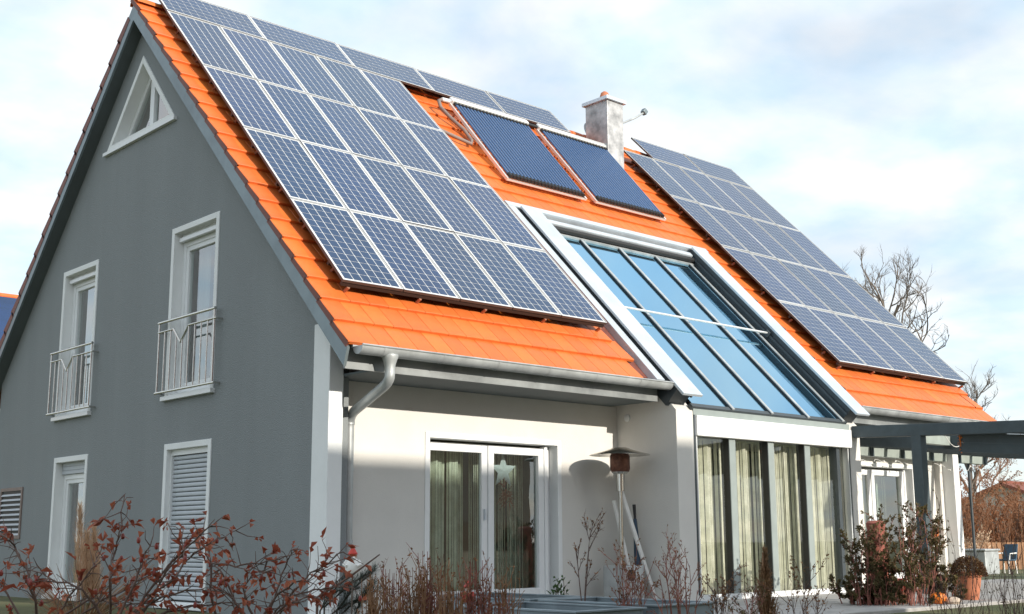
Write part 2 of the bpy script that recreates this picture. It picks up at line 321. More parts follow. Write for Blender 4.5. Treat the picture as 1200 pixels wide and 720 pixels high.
# roof: decks, tiles, verge
roof = part('roof', house)
def slab(T, x0, x1, s0, s1, o0, o1): return MB().box(x0, x1, s0, s1, o0, o1, T)
S_TOP = 6.90
BX0, BX1, BS = 4.64, 8.97, 3.07   # opening of the glass roof
DO0, DO1 = -0.36, TILE-0.028
for i, (a, b, s0) in enumerate(((-0.165, BX0, -0.80), (BX1, VX1-0.05, -0.80), (BX0, BX1, BS))): slab(roofp, a, b, s0, S_TOP-0.16, DO0, DO1).build('roof_deck', 'tile_dark', roof)
slab(backp, -0.165, VX1-0.05, -0.80, S_TOP-0.16, DO0, DO1).build('roof_deck', 'tile_dark', roof)
def tile_mesh(w, verge=0):
    m = MB(); L = GAUGE+0.05; w -= 0.004
    px = [(0, -0.006), (0.006, 0), (w*0.35, 0.003), (w*0.65, 0.003), (w-0.006, 0), (w, -0.006)]
    py = [(0, 0.029), (0.006, 0.035), (0.2, 0.017), (L, -0.003)]
    nx = len(px); vs = [(x, y, dz+z) for y, z in py for x, dz in px]
    fs = [(j*nx+i, j*nx+i+1, (j+1)*nx+i+1, (j+1)*nx+i) for j in range(len(py)-1) for i in range(nx-1)]
    o = len(vs); vs += [(x, 0.0, -0.004) for x, dz in px]; fs += [(o+i, o+i+1, i+1, i) for i in range(nx-1)]
    m.add(vs, fs)
    m.nflap = len(m.f)
    for side in ((0,) if verge != 2 else (1,)) if verge else ():
        x = 0.0 if side == 0 else w; t = 0.022 if side == 0 else -0.022
        m.box(min(x, x+t), max(x, x+t), 0.0, L-0.02, -0.062, -0.003, lambda a, b, c: Vector((a, b, c + (0.024-0.06*b if c > -0.04 else (0.02-0.05*b)))))
    return m
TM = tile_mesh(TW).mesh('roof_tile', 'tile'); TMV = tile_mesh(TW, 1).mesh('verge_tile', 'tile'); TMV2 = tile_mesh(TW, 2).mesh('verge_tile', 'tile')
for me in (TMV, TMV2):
    me.materials.append(MATS['tile_dark'])  # flap sides get the clay colour darkened for shade
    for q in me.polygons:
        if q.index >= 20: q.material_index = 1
def tile_matrix(T, x, s, o=TILE, flip=False):
    p = T(x, s, o); v = (T(x, s+1, o)-p); n = (T(x, s, o+1)-p)
    jr = random.Random(int(x*1000)+int(s*7919)); v = (v+n*jr.uniform(-0.006, 0.006)).normalized()
    xx = Vector((1, 0, 0)); n = xx.cross(v) if not flip else v.cross(xx)
    return Matrix(((xx.x, v.x, n.x, p.x), (xx.y, v.y, n.y, p.y), (xx.z, v.z, n.z, p.z), (0, 0, 0, 1)))
AX0 = 0.0677; AX1 = 9.4332+0.0677; PW, PL = 0.82, 1.6072
def covered(x, s):   # hidden by the solar panels or the collectors (seen from the garden)
    if AX0+0.35 < x and x+TW < AX0+5*PW-0.15 and 0.35 < s: return True
    if AX0+0.35 < x and x+TW < AX0+5*PL-0.3 and 4*PL+0.3 < s: return True
    if AX1+0.45 < x and 0.35 < s: return True
    return False
tiles = []; rest = MB()
cells_ = []
for k in range(ROWS):
    s = S_EAVE + GAUGE*k; off = 0 if k % 2 else -TW/2; row = []
    x = VX0
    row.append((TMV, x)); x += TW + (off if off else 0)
    if off: pass
    while x < VX1 - TW*1.3:
        row.append((TM, x)); x += TW
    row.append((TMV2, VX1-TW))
    for me, x in row:
        if s < BS and x+TW > BX0-0.15 and x < BX1+0.02:
            if x < BX0-0.15 and False: pass
            continue
        if s > BS-0.02 or x+TW <= BX0-0.14 or x >= BX1+0.02: cells_.append((me, x, s))
vis = [c for c in cells_ if not covered(c[1], c[2])]; hid = [c for c in cells_ if covered(c[1], c[2])]
def px_area(c):
    p = roofp(c[1]+TW/2, c[2]+GAUGE/2, TILE); d = (p-CAM).dot(F3); return d + (6 if (c[1] > 4 and c[2] > 6.0) else 0)
vis.sort(key=px_area)
for me, x, s in vis[:300]:
    o = link(me.name, me, roof); o.matrix_basis = tile_matrix(roofp, x, s)
def bake(mb, me, mtx):
    mb.add([mtx @ v.co for v in me.vertices], [tuple(p.vertices) for p in me.polygons])
for me, x, s in vis[300:] + hid: bake(rest, me, tile_matrix(roofp, x, s))
rest.build('roof_tiles', 'tile', roof, kind='stuff', fixn=False)
# verge tiles of the rear slope, seen edge on
for k in range(ROWS-1):
    m = MB(); s = S_EAVE+GAUGE*k; L = GAUGE+0.04
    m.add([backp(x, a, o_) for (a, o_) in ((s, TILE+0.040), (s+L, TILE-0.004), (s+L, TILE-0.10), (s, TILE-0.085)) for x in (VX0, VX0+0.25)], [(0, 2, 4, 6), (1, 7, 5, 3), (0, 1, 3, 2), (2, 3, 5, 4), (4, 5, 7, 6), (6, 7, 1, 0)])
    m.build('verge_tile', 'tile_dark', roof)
# ridge caps
for k in range(38):
    x = VX0 + k*0.362; m = MB(); pr = []
    for i in range(9):
        a = math.pi*i/8; pr.append((math.cos(a)*0.125, math.sin(a)*0.10))
    zc = roofz(RIDGE_Y, TILE)-0.045
    m.add([(x+dx, RIDGE_Y+a*sc_, zc+b*sc_) for dx, sc_ in ((0, 1.0), (0.05, 1.06), (0.38, 0.95)) for a, b in pr], [(j*9+i, j*9+i+1, (j+1)*9+i+1, (j+1)*9+i) for j in range(2) for i in range(8)])
    m.build('ridge_tile', 'tile', roof, smooth=True)
# gable fascia boards and soffit, both rakes, both ends
def rake(T, x0, x1, o0, o1, s0, s1, name, m): return slab(T, x0, x1, s0, s1, o0, o1).build(name, m, house)
for T in (roofp, backp):
    # fascia: cut plumb at the eave, mitred at the ridge
    for xa, xb in ((-0.200, -0.168), (VX1-0.05, VX1-0.02)):
        lo, hi = -0.39, -0.215
        def yz(s, o_): p = T(0, s, o_); return (p.y, p.z)
        se = -1.013
        ye = roofp(0, se, lo).y
        def s_at_y(y, o_): return (y - Y0 + o_*SP)/CP
        ry = RIDGE_Y
        poly = [(T(0, s_at_y(ye, lo), lo).y, T(0, s_at_y(ye, lo), lo).z)]
        pts2 = [(ye, lo), (ry, lo), (ry, hi), (ye-0.06, hi)]
        poly = [(T(0, s_at_y(y, o_), o_).y, T(0, s_at_y(y, o_), o_).z) for y, o_ in pts2]
        MB().prism(poly, lambda a, b: Vector((xa, a, b)), lambda a, b: Vector((xb, a, b))).build('gable_fascia', 'zinc_dark', house)
    poly = [(T(0, s_at_y(y, o_), o_).y, T(0, s_at_y(y, o_), o_).z) for y, o_ in ((-0.82, -0.385), (RIDGE_Y, -0.385), (RIDGE_Y, -0.361), (-0.82, -0.361))]
    MB().prism(poly, lambda a, b: Vector((-0.168, a, b)), lambda a, b: Vector((0.01, a, b))).build('gable_soffit', 'soffit', house)
# eave: zinc fascia board, soffit, gutter
for xa, xb in ((-0.166, 4.63), (8.98, VX1-0.052)):
    MB().box(xa, xb, -0.825, -0.795, 2.485, 2.73).build('eave_fascia', 'zinc_fascia', house)
    MB().box(xa+0.345 if xa < 0 else xa, xb, -0.796, -0.002, 2.488, 2.51).build('eave_soffit', 'soffit', house)
def gutter(xa, xb):
    gt = part('gutter', house); yc, zc, r = -0.990, 2.700, 0.084
    prof = [(math.cos(math.pi*(1+i/12)), math.sin(math.pi*(1+i/12))) for i in range(13)]
    m = MB(); n = 13
    for dr in (0.0, -0.004):
        o = len(m.v); m.add([(x, yc+a*(r+dr), zc+b*(r+dr)) for x in (xa, xb) for a, b in prof], [(i, i+1, n+i+1, n+i) for i in range(n-1)])
    for x in (xa, xb): m.add([(x, yc+a*r, zc+b*r) for a, b in prof], [tuple(range(n))])
    m.build('trough', 'zinc', gt, smooth=True)
    MB().tube([(xa, yc-r-0.004, zc+0.006), (xb, yc-r-0.004, zc+0.006)], 0.010, 8).build('bead', 'zinc', gt, smooth=True)
    MB().box(xa, xb, yc+r-0.002, yc+r+0.03, zc-0.01, zc+0.02).build('drip_edge', 'zinc', gt)
    x = xa+0.28
    while x < xb:
        m = MB(); m.add([(xx, yc+a*(r+0.005), zc+b*(r+0.005)) for xx in (x, x+0.022) for a, b in prof], [(i, i+1, n+i+1, n+i) for i in range(n-1)]); m.build('gutter_bracket', 'zinc', gt, smooth=True); x += 0.78
    return gt
gutter(-0.13, 4.66); gutter(8.99, VX1+0.05)
dp = part('downpipe', house)
f = MB().lathe([(0.054, -0.17), (0.055, -0.11), (0.072, -0.05), (0.088, -0.01), (0.088, 0.01)], (0.275, -0.990, 2.632), 20); f.build('funnel', 'zinc', dp, smooth=True)
def arc(p0, p1, p2, n=6):
    return [Vector(p0)*(1-t)**2 + Vector(p1)*2*t*(1-t) + Vector(p2)*t*t for t in [i/n for i in range(n+1)]]
pa, pb = Vector((0.275, -0.99, 2.37)), Vector((0.405, -0.10, 2.10))
path = [Vector((0.275, -0.99, 2.47))] + arc((0.275, -0.99, 2.43), pa, pa.lerp(pb, 0.16)) + arc(pa.lerp(pb, 0.86), pb, pb+Vector((0, 0, -0.13))) + [Vector((0.405, -0.10, -0.02))]
MB().tube(path, 0.054, 18).build('pipe', 'zinc', dp, smooth=True)
for z in (2.0, 1.50, 0.74): MB().tube([(0.405, -0.10, z), (0.405, -0.10, z+0.035)], 0.061, 18).build('pipe_collar', 'zinc', dp, smooth=True)
for z in (1.517, 0.757): MB().bar((0.405, -0.06, z), (0.405, 0.0, z), 0.02).build('pipe_clip', 'zinc', dp)
# ------------------------------------------------------------------ gable windows
def frame_bars(T, a0, a1, b0, b1, w, d0, d1, wb=None):
    """four bars round a rectangle; T maps (a, b, depth)"""
    wb = wb or w; m = MB()
    m.box(a0, a0+w, b0, b1, d0, d1, T); m.box(a1-w, a1, b0, b1, d0, d1, T); m.box(a0+w, a1-w, b1-w, b1, d0, d1, T); m.box(a0+w, a1-w, b0, b0+wb, d0, d1, T); return m
GT = lambda a, b, d: Vector((d, a, b))       # gable: depth goes +x into the house
FT = lambda a, b, d: Vector((a, d, b))       # front: depth goes +y into the house
def railing(y0, y1, zt, zb, door):
    rl = part('balcony_railing', door); x = -0.085
    MB().tube([(x, y0, zt), (x, y1, zt)], 0.019, 12).build('top_rail', 'steel', rl, smooth=True)
    zm = zt-0.125; c = (y0+y1)/2 + 0.12
    MB().tube([(x, y0-0.04, zm), (x, c-0.20, zm), (x, c, zm-0.19), (x, c+0.20, zm), (x, y1, zm)], 0.014, 10).build('middle_rail', 'steel', rl, smooth=False)
    MB().tube([(x, y0-0.04, zb), (x, y1+0.02, zb)], 0.017, 12).build('bottom_rail', 'steel', rl, smooth=True)
    for i in range(10):
        y = y0+0.02+(y1-y0-0.04)*i/9; top = zm
        if abs(y-c) < 0.20: top = zm-0.19+0.19*abs(y-c)/0.20
        if i in (0, 9): top = zt
        MB().tube([(x, y, zb), (x, y, top)], 0.0095 if i not in (0, 9) else 0.013, 8, False).build('baluster', 'steel', rl, smooth=True)
    for y in (y0-0.02, y1-0.01):
        for z in (zm, zb): MB().tube([(x, y, z), (0.0, y, z)], 0.013, 8).build('wall_bracket', 'steel', rl, smooth=True)
def gable_door(key, name, label, upper, shut):
    y0, y1, z0, z1 = GD[key]; d = part(name, house); d['label'] = label
    tw = 0.075
    bevel(frame_bars(GT, y0, y1, z0, z1, tw, -0.014, 0.20, 0.02).build('surround', 'white_render', d), 0.004)
    a0, a1, b0, b1 = y0+tw, y1-tw, z0+0.02, z1-tw
    bevel(MB().box(y0-0.03, y1+0.03, z0-0.055, z0+0.0, -0.06, 0.02, GT).build('sill', 'white_frame', d), 0.004)
    if shut:
        MB().box(a0, a1, b1-0.07, b1, 0.05, 0.2, GT).build('shutter_box', 'white_frame', d)
        MB().box(a0, a0+0.03, b0, b1-0.07, 0.045, 0.12, GT).build('guide_rail', 'white_frame', d); MB().box(a1-0.03, a1, b0, b1-0.07, 0.045, 0.12, GT).build('guide_rail', 'white_frame', d)
        h = 0.0565; zz = b1-0.075-h; pts = [(-0.006, 0.004), (-0.013, 0.015), (-0.013, 0.035), (-0.006, 0.050), (0.004, 0.053), (0.004, 0.003)]
        me = None
        while zz > b0:
            if me is None:
                m = MB().prism(pts, lambda a, b: Vector((0.085+a, a0+0.02, b)), lambda a, b: Vector((0.085+a, a1-0.02, b))); o = m.build('slat', 'shutter', d); me = o.data
            else: o = link('slat', me, d)
            o.matrix_basis = Matrix.Translation((0, 0, zz)); zz -= h
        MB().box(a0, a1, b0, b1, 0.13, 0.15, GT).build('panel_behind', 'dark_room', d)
        return
    top = b1
    if upper:
        MB().box(a0, a1, b1-0.10, b1, 0.10, 0.2, GT).build('blind_box', 'white_frame', d)
        MB().bar((0.06, a0+0.03, b1-0.085), (0.06, a1-0.03, b1-0.085), 0.035, 0.05).build('blind_bar', 'white_frame', d); top = b1-0.10
    else:
        for k in range(3): MB().box(a0+0.01, a1-0.01, b1-0.055*(k+1), b1-0.055*k-0.004, 0.085, 0.10, GT).build('slat', 'shutter', d)
        MB().box(a0, a1, b1-0.17, b1, 0.11, 0.2, GT).build('blind_box', 'shutter', d); top = b1-0.17
    bevel(frame_bars(GT, a0, a1, b0, top, 0.07, 0.12, 0.19).build('frame', 'white_frame', d), 0.006)
    bevel(frame_bars(GT, a0+0.055, a1-0.055, b0+0.05, top-0.055, 0.075, 0.135, 0.205, 0.10).build('sash', 'white_frame', d), 0.008)
    MB().box(a0+0.12, a1-0.12, b0+0.13, top-0.12, 0.168, 0.176, GT).build('pane', 'window_glass', d)
    if upper: railing(y0-0.13, y1+0.10, z0+0.955, z0+0.05, d)
    cz = MB(); ya, yb_ = a1-0.12, a1-0.38
    n = 14
    cz.add([(0.30+0.02*math.sin(i*1.9), ya+(yb_-ya)*i/n, z) for z in (b0, top) for i in range(n+1)], [(i, i+1, n+2+i, n+1+i) for i in range(n)])
    cu = cz.build('curtain', 'curtain_grey', smooth=True); tag(cu, 'plain grey curtain drawn aside behind the ' + label.split(',')[0].split(' with ')[0], 'curtain')
gable_door('ur', 'balcony_door', 'white upper balcony door near the front corner', True, False)
gable_door('ul', 'balcony_door', 'white upper balcony door near the rear corner', True, False)
gable_door('lr', 'shuttered_door', 'ground floor door with closed grey roller shutter', False, True)
gable_door('ll', 'side_door', 'white glazed ground floor side door', False, False)
# triangular attic window
tw_ = part('triangular_window', house); tw_['label'] = 'white triangular attic window under the ridge'
def inset(poly, d):
    cx = sum(p[0] for p in poly)/len(poly); n = len(poly); out_ = []
    lines = []
    for i in range(n):
        (x0, y0), (x1, y1) = poly[i], poly[(i+1) % n]; dx, dy = x1-x0, y1-y0; l = math.hypot(dx, dy); nx, ny = -dy/l, dx/l
        lines.append((x0+nx*d, y0+ny*d, dx, dy))
    for i in range(n):
        (x0, y0, a, b), (x1, y1, c, e) = lines[i-1], lines[i]; det = a*e-b*c; t = ((x1-x0)*e-(y1-y0)*c)/det; out_.append((x0+a*t, y0+b*t))
    return out_
g0 = lambda d: (lambda a, b: Vector((d, a, b)))
MB().wall(TRI, [inset(TRI, 0.075)], g0(-0.014), g0(0.22)).build('surround', 'white_render', tw_)
t1, t2 = inset(TRI, 0.076), inset(TRI, 0.16)
MB().wall(t1, [t2], g0(0.15), g0(0.21)).build('frame', 'white_frame', tw_)
MB().prism(inset(TRI, 0.158), g0(0.178), g0(0.184)).build('pane', 'window_glass', tw_)
MB().box(4.45, 4.57, t2[0][1], 7.20, 0.14, 0.20, GT).build('mullion', 'white_frame', tw_)
MB().box(TRI[0][0]-0.04, TRI[1][0]+0.04, TRI[0][1]-0.05, TRI[0][1]-0.002, -0.05, 0.02, GT).build('sill', 'white_frame', tw_)
# louvre vent at the far end of the gable
vt = part('louvre_vent', house)
vy0, vy1, vz0, vz1 = 7.93, 8.83, 0.82, 1.60
frame_bars(GT, vy0, vy1, vz0, vz1, 0.05, -0.02, 0.01).build('frame', 'vent_brown', vt); MB().box(vy0+0.05, vy1-0.05, vz0+0.05, vz1-0.05, -0.003, 0.0, GT).build('backing', 'black_rubber', vt)
for k in range(9):
    z = vz0+0.07+k*0.075; MB().bar((-0.010, vy0+0.05, z), (-0.010, vy1-0.05, z), 0.006, 0.045, up=(0.6, 0, 0.8)).build('slat', 'shutter', vt)
# ------------------------------------------------------------------ front door, terrace door
def front_door(name, D, label, right_slide):
    x0, x1, z0, z1 = D; d = part(name, house); d['label'] = label
    bevel(frame_bars(FT, x0, x1, z0, z1, 0.065, -0.014, 0.22, 0.03).build('surround', 'white_render', d), 0.004)
    a0, a1, b0, b1 = x0+0.065, x1-0.065, z0+0.03, z1-0.065
    mid = (a0+a1)/2-0.08; gx = a1-0.16
    bevel(frame_bars(FT, a0, a1, b0, b1-0.03, 0.06, 0.14, 0.2).build('frame', 'white_frame', d), 0.005)
    MB().box(gx, gx+0.05, b0, b1-0.02, 0.06, 0.14, FT).build('guide_rail', 'white_frame', d)
    for i, (c0, c1) in enumerate(((a0-0.0, mid+0.02), (mid+0.022, gx-0.002))):
        sh = part('sash', d)
        bevel(frame_bars(FT, c0+0.0, c1, b0+0.03, b1-0.045, 0.09, 0.09-0.02*i, 0.15, 0.10).build('sash_frame', 'white_frame', sh), 0.008)
        MB().box(c0+0.08, c1-0.08, b0+0.12, b1-0.125, 0.118, 0.124, FT).build('pane', 'door_glass', sh)
    MB().bar((mid-0.03, 0.075, 1.0), (mid-0.03, 0.075, 1.13), 0.022).build('handle', 'zinc_bright', d)
front_door('terrace_door', FD, 'white double sliding door between downpipe and patio heater', True)
front_door('terrace_door', TD, 'white double glazed door behind the pergola', True)
def curtain(name, x0, x1, y, z0, z1, m, label, seed, amp=0.035, fr=24):
    r = random.Random(seed); c = MB(); ph = r.random()*6; x = x0; thin = m.endswith('thin'); W = x1-x0
    def yy(x): u = (x-x0)*fr; return y+amp*(math.sin(u+ph)+0.5*math.sin(u*2.3+ph*2))
    while x < x1:
        u = math.sin((x-x0)*fr*0.5+ph); w = r.uniform(0.004, 0.012 if thin else 0.030); g = r.uniform(0.004, 0.022) if thin else r.uniform(0.001, 0.006)*(2.5 if u > 0.5 else 1)
        b = min(x+w, x1); c.add([(x, yy(x), z0), (b, yy(b), z0), (b+r.uniform(-.003, .003), yy(b), z1), (x, yy(x), z1)], [(0, 1, 2, 3)]); x = b+g
    c.box(x0, x1, y-0.02, y+0.02, z1-0.005, z1+0.02)
    return tag(c.build(name, m, smooth=True, fixn=False), label, 'curtain')
curtain('string_curtain', 1.60, 2.45, 0.42, 0.06, 1.86, 'string_curtain', 'pale green string curtain behind first pane of the sliding terrace door', 1)
curtain('string_curtain', 2.52, 3.45, 0.42, 0.06, 1.86, 'string_curtain_thin', 'thin string curtain behind the pane with the paper star', 2)
curtain('string_curtain', 10.0, 12.1, 0.45, 0.06, 1.86, 'string_curtain_thin', 'string curtain behind the door under the pergola', 3)
def star(c, r, th, label):
    pts = []
    for i in range(10):
        a = math.pi/2+math.pi*i/5; q = r if i % 2 == 0 else r*0.42; pts.append((math.cos(a)*q, math.sin(a)*q))
    m = MB(); n = 10; m.add([(c[0]+a, c[1]-0.0, c[2]+b) for a, b in pts] + [(c[0], c[1]-th, c[2]), (c[0], c[1]+th, c[2])], [(i, (i+1) % n, n) for i in range(n)] + [((i+1) % n, i, n+1) for i in range(n)])
    tag(m.build('paper_star', 'paper', smooth=False), label, 'star')
star((2.96, 0.26, 1.60), 0.22, 0.03, 'pale folded paper star hanging behind the sliding door glass')
MB_w = MB(); rr = random.Random(4)
for i in range(40):
    a = rr.random()*6.28; q = rr.uniform(0.02, 0.17); p = Vector((2.98+math.cos(a)*q*0.6, 0.24, 1.30+math.sin(a)*q)); MB_w.tube([p, p+Vector((rr.uniform(-.12, .12), rr.uniform(-.02, .02), rr.uniform(-.16, .12)))], [0.007, 0.003], 4)
tag(MB_w.build('twig_bundle', 'red_stem'), 'brown dried twig bundle hanging below the paper star', 'decoration')
# ------------------------------------------------------------------ projecting glazed bay
bay = part('glazed_bay', house); bay['label'] = 'projecting bay with tall curtained glazing'
YB = -1.018
def bay_side(x0, x1):
    o = -0.355
    poly = [(0.0, -0.05), (YB, -0.05), (YB, roofz(YB, o)), (0.0, roofz(0.0, o))]
    MB().prism(poly, lambda a, b: Vector((x0, a, b)), lambda a, b: Vector((x1, a, b))).build('side_wall', 'cream_render', bay)
bay_side(4.755, 5.085); bay_side(8.690, 8.965)
MB().lathe([(0.05, 0.0), (0.05, 0.012), (0.035, 0.02)], (0, 0, 0), 20).build('vent_cap', 'white_frame', bay, smooth=True).matrix_basis = Matrix.Translation((4.755, -0.19, 2.33)) @ Matrix.Rotation(R(-90), 4, 'Y')
bevel(MB().box(5.120, 8.690, -1.062, -0.985, 2.066, 2.328).build('blind_box', 'white_frame', bay), 0.008)
bevel(MB().box(5.087, 8.688, -1.030, -0.92, 2.330, 2.418).build('eave_profile', 'post_grey', bay), 0.006)
MB().box(5.087, 8.688, -1.00, -0.90, 0.0, 0.07).build('bottom_rail', 'white_frame', bay)
MB().box(5.087, 5.125, -1.01, -0.90, 0.07, 2.33).build('side_profile', 'anthracite', bay); MB().box(5.127, 5.150, -1.025, -0.93, 0.07, 2.066).build('guide_rail', 'alu', bay)
MB().box(8.640, 8.688, -1.01, -0.90, 0.07, 2.33).build('side_profile', 'anthracite', bay); MB().box(8.612, 8.638, -1.025, -0.93, 0.07, 2.066).build('guide_rail', 'alu', bay)
PX = [5.905, 6.760, 7.620]
for x in PX:
    bevel(MB().box(x-0.065, x+0.065, -1.005, -0.86, 0.07, 2.33).build('mullion', 'post_grey', bay), 0.005)
    MB().box(x-0.068, x-0.0655, -0.99, -0.86, 0.07, 2.33).build('gasket', 'black_rubber', bay)
MB().box(8.37, 8.45, -0.99, -0.86, 0.07, 2.33).build('mullion', 'anthracite', bay)
ed = [5.15] + PX + [8.41]
for i in range(4): MB().box(ed[i]+0.03, ed[i+1]-0.03, -0.945, -0.937, 0.07, 2.1).build('pane', 'bay_glass', bay)
MB().box(8.45, 8.62, -0.945, -0.937, 0.07, 2.1).build('pane', 'bay_glass', bay)
nm = ['beside the bay wall column', 'second from the bay wall column', 'third from the bay wall column', 'next to the pergola column']
for i in range(4): curtain('string_curtain', ed[i]+(0.02 if i == 0 else 0.14), ed[i+1]+(0.12 if i < 3 else 0.22), -0.72, 0.06, 2.06, 'string_curtain', 'pale green string curtain in the bay pane ' + nm[i], 20+i, 0.04, 22)
lamp = thing('floor_lamp', 'pale yellow shaded floor lamp behind the first bay pane', 'lamp', (5.62, -0.45, 0.015))
MB().lathe([(0.17, 0.70), (0.15, 1.02)], (5.62, -0.45, 0.0), 20).build('lamp_shade', 'yellow_shade', lamp, smooth=True); MB().lathe([(0.13, 0.015), (0.13, 0.03), (0.015, 0.04), (0.015, 0.72)], (5.62, -0.45, 0), 14).build('stand', 'black_rubber', lamp, smooth=True)
# glass roof
gr = part('glass_roof', house); gr['label'] = 'recessed glass roof with blue reflecting panes'
GO = -0.30
for xa, xb in ((4.665, 5.045), (8.60, 8.95)):
    bevel(slab(roofp, xa, xb, -1.24, 3.02, -0.110, -0.072).build('beam_cap', 'zinc_bright', gr), 0.006)
    inner = xa > 6
    slab(roofp, xa+0.03, xb-0.03, -1.10, 3.0, -0.40, -0.111).build('beam', 'anthracite', gr)
    slab(roofp, (xb-0.032 if not inner else xa-0.004), (xb-0.002 if not inner else xa+0.029), -1.12, 2.98, -0.22, -0.19).build('beam_rail', 'anthracite', gr)
bevel(slab(roofp, 4.46, 4.610, -0.93, 3.05, -0.23, -0.125).build('side_flashing', 'zinc_bright', gr), 0.006)
slab(roofp, 4.612, 4.69, -0.99, 3.05, -0.25, -0.17).build('shadow_gap', 'black_rubber', gr)
bevel(slab(roofp, 8.985, 9.09, -0.93, 3.05, -0.23, -0.125).build('side_flashing', 'zinc_bright', gr), 0.006)
MX = [5.10] + [5.89, 6.755, 7.62] + [8.50]
for i in range(4): slab(roofp, MX[i]+0.012, MX[i+1]-0.012, -1.185, 2.76, GO-0.008, GO).build('pane', 'roof_glass', gr)
slab(roofp, 8.512, 8.60, -1.185, 2.76, GO-0.008, GO).build('pane', 'roof_glass', gr)
for x in MX[1:]: bevel(slab(roofp, x-0.026, x+0.026, -1.20, 2.76, GO-0.02, GO+0.035).build('glazing_bar', 'zinc', gr), 0.005); slab(roofp, x-0.034, x-0.0265, -1.19, 2.75, GO-0.01, GO+0.02).build('gasket', 'black_rubber', gr)
slab(roofp, 5.046, 8.60, -1.205, -1.14, GO-0.05, GO+0.012).build('bottom_bar', 'anthracite', gr)
slab(roofp, 5.046, 8.60, 2.76, 2.80, GO-0.05, GO+0.03).build('top_bar', 'zinc', gr)
MB().tube([roofp(5.046, 2.845, -0.235), roofp(8.60, 2.845, -0.235)], 0.045, 14).build('blind_roller', 'alu_dark', gr, smooth=True)
slab(roofp, 5.046, 8.60, 2.80, 3.06, -0.36, -0.29).build('head_panel', 'anthracite', gr)
bevel(slab(roofp, 5.046, 8.60, 2.885, 2.985, -0.289, -0.165).build('blind_housing', 'zinc_bright', gr), 0.02)
bevel(slab(roofp, 4.45, 9.12, 3.05, 3.165, -0.22, -0.115).build('head_flashing', 'zinc_bright', gr), 0.008)
MB().tube([roofp(5.046, 0.80, -0.185), roofp(8.60, 0.80, -0.185)], 0.017, 10).build('cross_bar', 'alu', gr, smooth=True)
for x in (5.06, 8.58): MB().box(x-0.02, x+0.02, 0.76, 0.84, -0.24, -0.15, roofp).build('bar_bracket', 'anthracite', gr)
# ------------------------------------------------------------------ chimney
ch = part('chimney', house)
cx0, cx1, cy0, cy1 = 8.62, 9.05, 3.64, 4.20
bevel(MB().box(cx0, cx1, cy0, cy1, 7.0, 8.765).build('shaft', 'chimney_sheet', ch), 0.006)
bevel(MB().box(cx0-0.05, cx1+0.05, cy0-0.05, cy1+0.05, 8.765, 8.835).build('cap', 'zinc_bright', ch), 0.006)
MB().lathe([(0.13, 0), (0.13, 0.03), (0.10, 0.06), (0.0, 0.06)], ((cx0+cx1)/2, (cy0+cy1)/2, 8.836), 18).build('collar', 'white_frame', ch, smooth=True)
MB().lathe([(0.085, 0), (0.095, 0.05), (0.07, 0.13), (0.03, 0.16), (0, 0.165)], ((cx0+cx1)/2+0.02, (cy0+cy1)/2, 8.89), 18).build('chimney_pot', 'terracotta', ch, smooth=True)
slab(roofp, cx0-0.07, cx1+0.07, (cy0-Y0)/CP-0.42, (cy0-Y0)/CP-0.10, TILE+0.004, TILE+0.034).build('lead_flashing', 'zinc', ch)
sd = thing('satellite_dish', 'grey satellite dish arm sticking out behind the chimney', 'satellite dish', (cx1, cy1, 8.2))
e0 = Vector((9.02, 4.23, 8.35)); e1 = ony(733, 141, 4.4); e2 = ony(755, 132, 4.4)
MB().tube([e0, e1.lerp(e0, 0.3)+Vector((0, 0, -.02)), e1.lerp(e2, 0.5)+Vector((0, 0, -0.035)), e2], 0.022, 8).build('arm', 'zinc', sd, smooth=True)
bevel(MB().bar(e2+Vector((-0.03, 0, -0.03)), e2+Vector((0.03, 0, 0.055)), 0.10, 0.11).build('receiver', 'zinc_dark', sd), 0.015)
dm = MB(); dm.lathe([(0.0, 0.0), (0.12, 0.012), (0.19, 0.035), (0.195, 0.035), (0.12, 0.0)], (0, 0, 0), 24); do = dm.build('dish', 'zinc', sd, smooth=True); do.matrix_basis = Matrix.Translation((8.86, 4.34, 8.35)) @ Matrix.Rotation(R(75), 4, Vector((1, 0.1, 0)))
MB().bar((8.86, 4.20, 8.3), (8.86, 4.35, 8.3), 0.03).build('mount', 'zinc', sd)
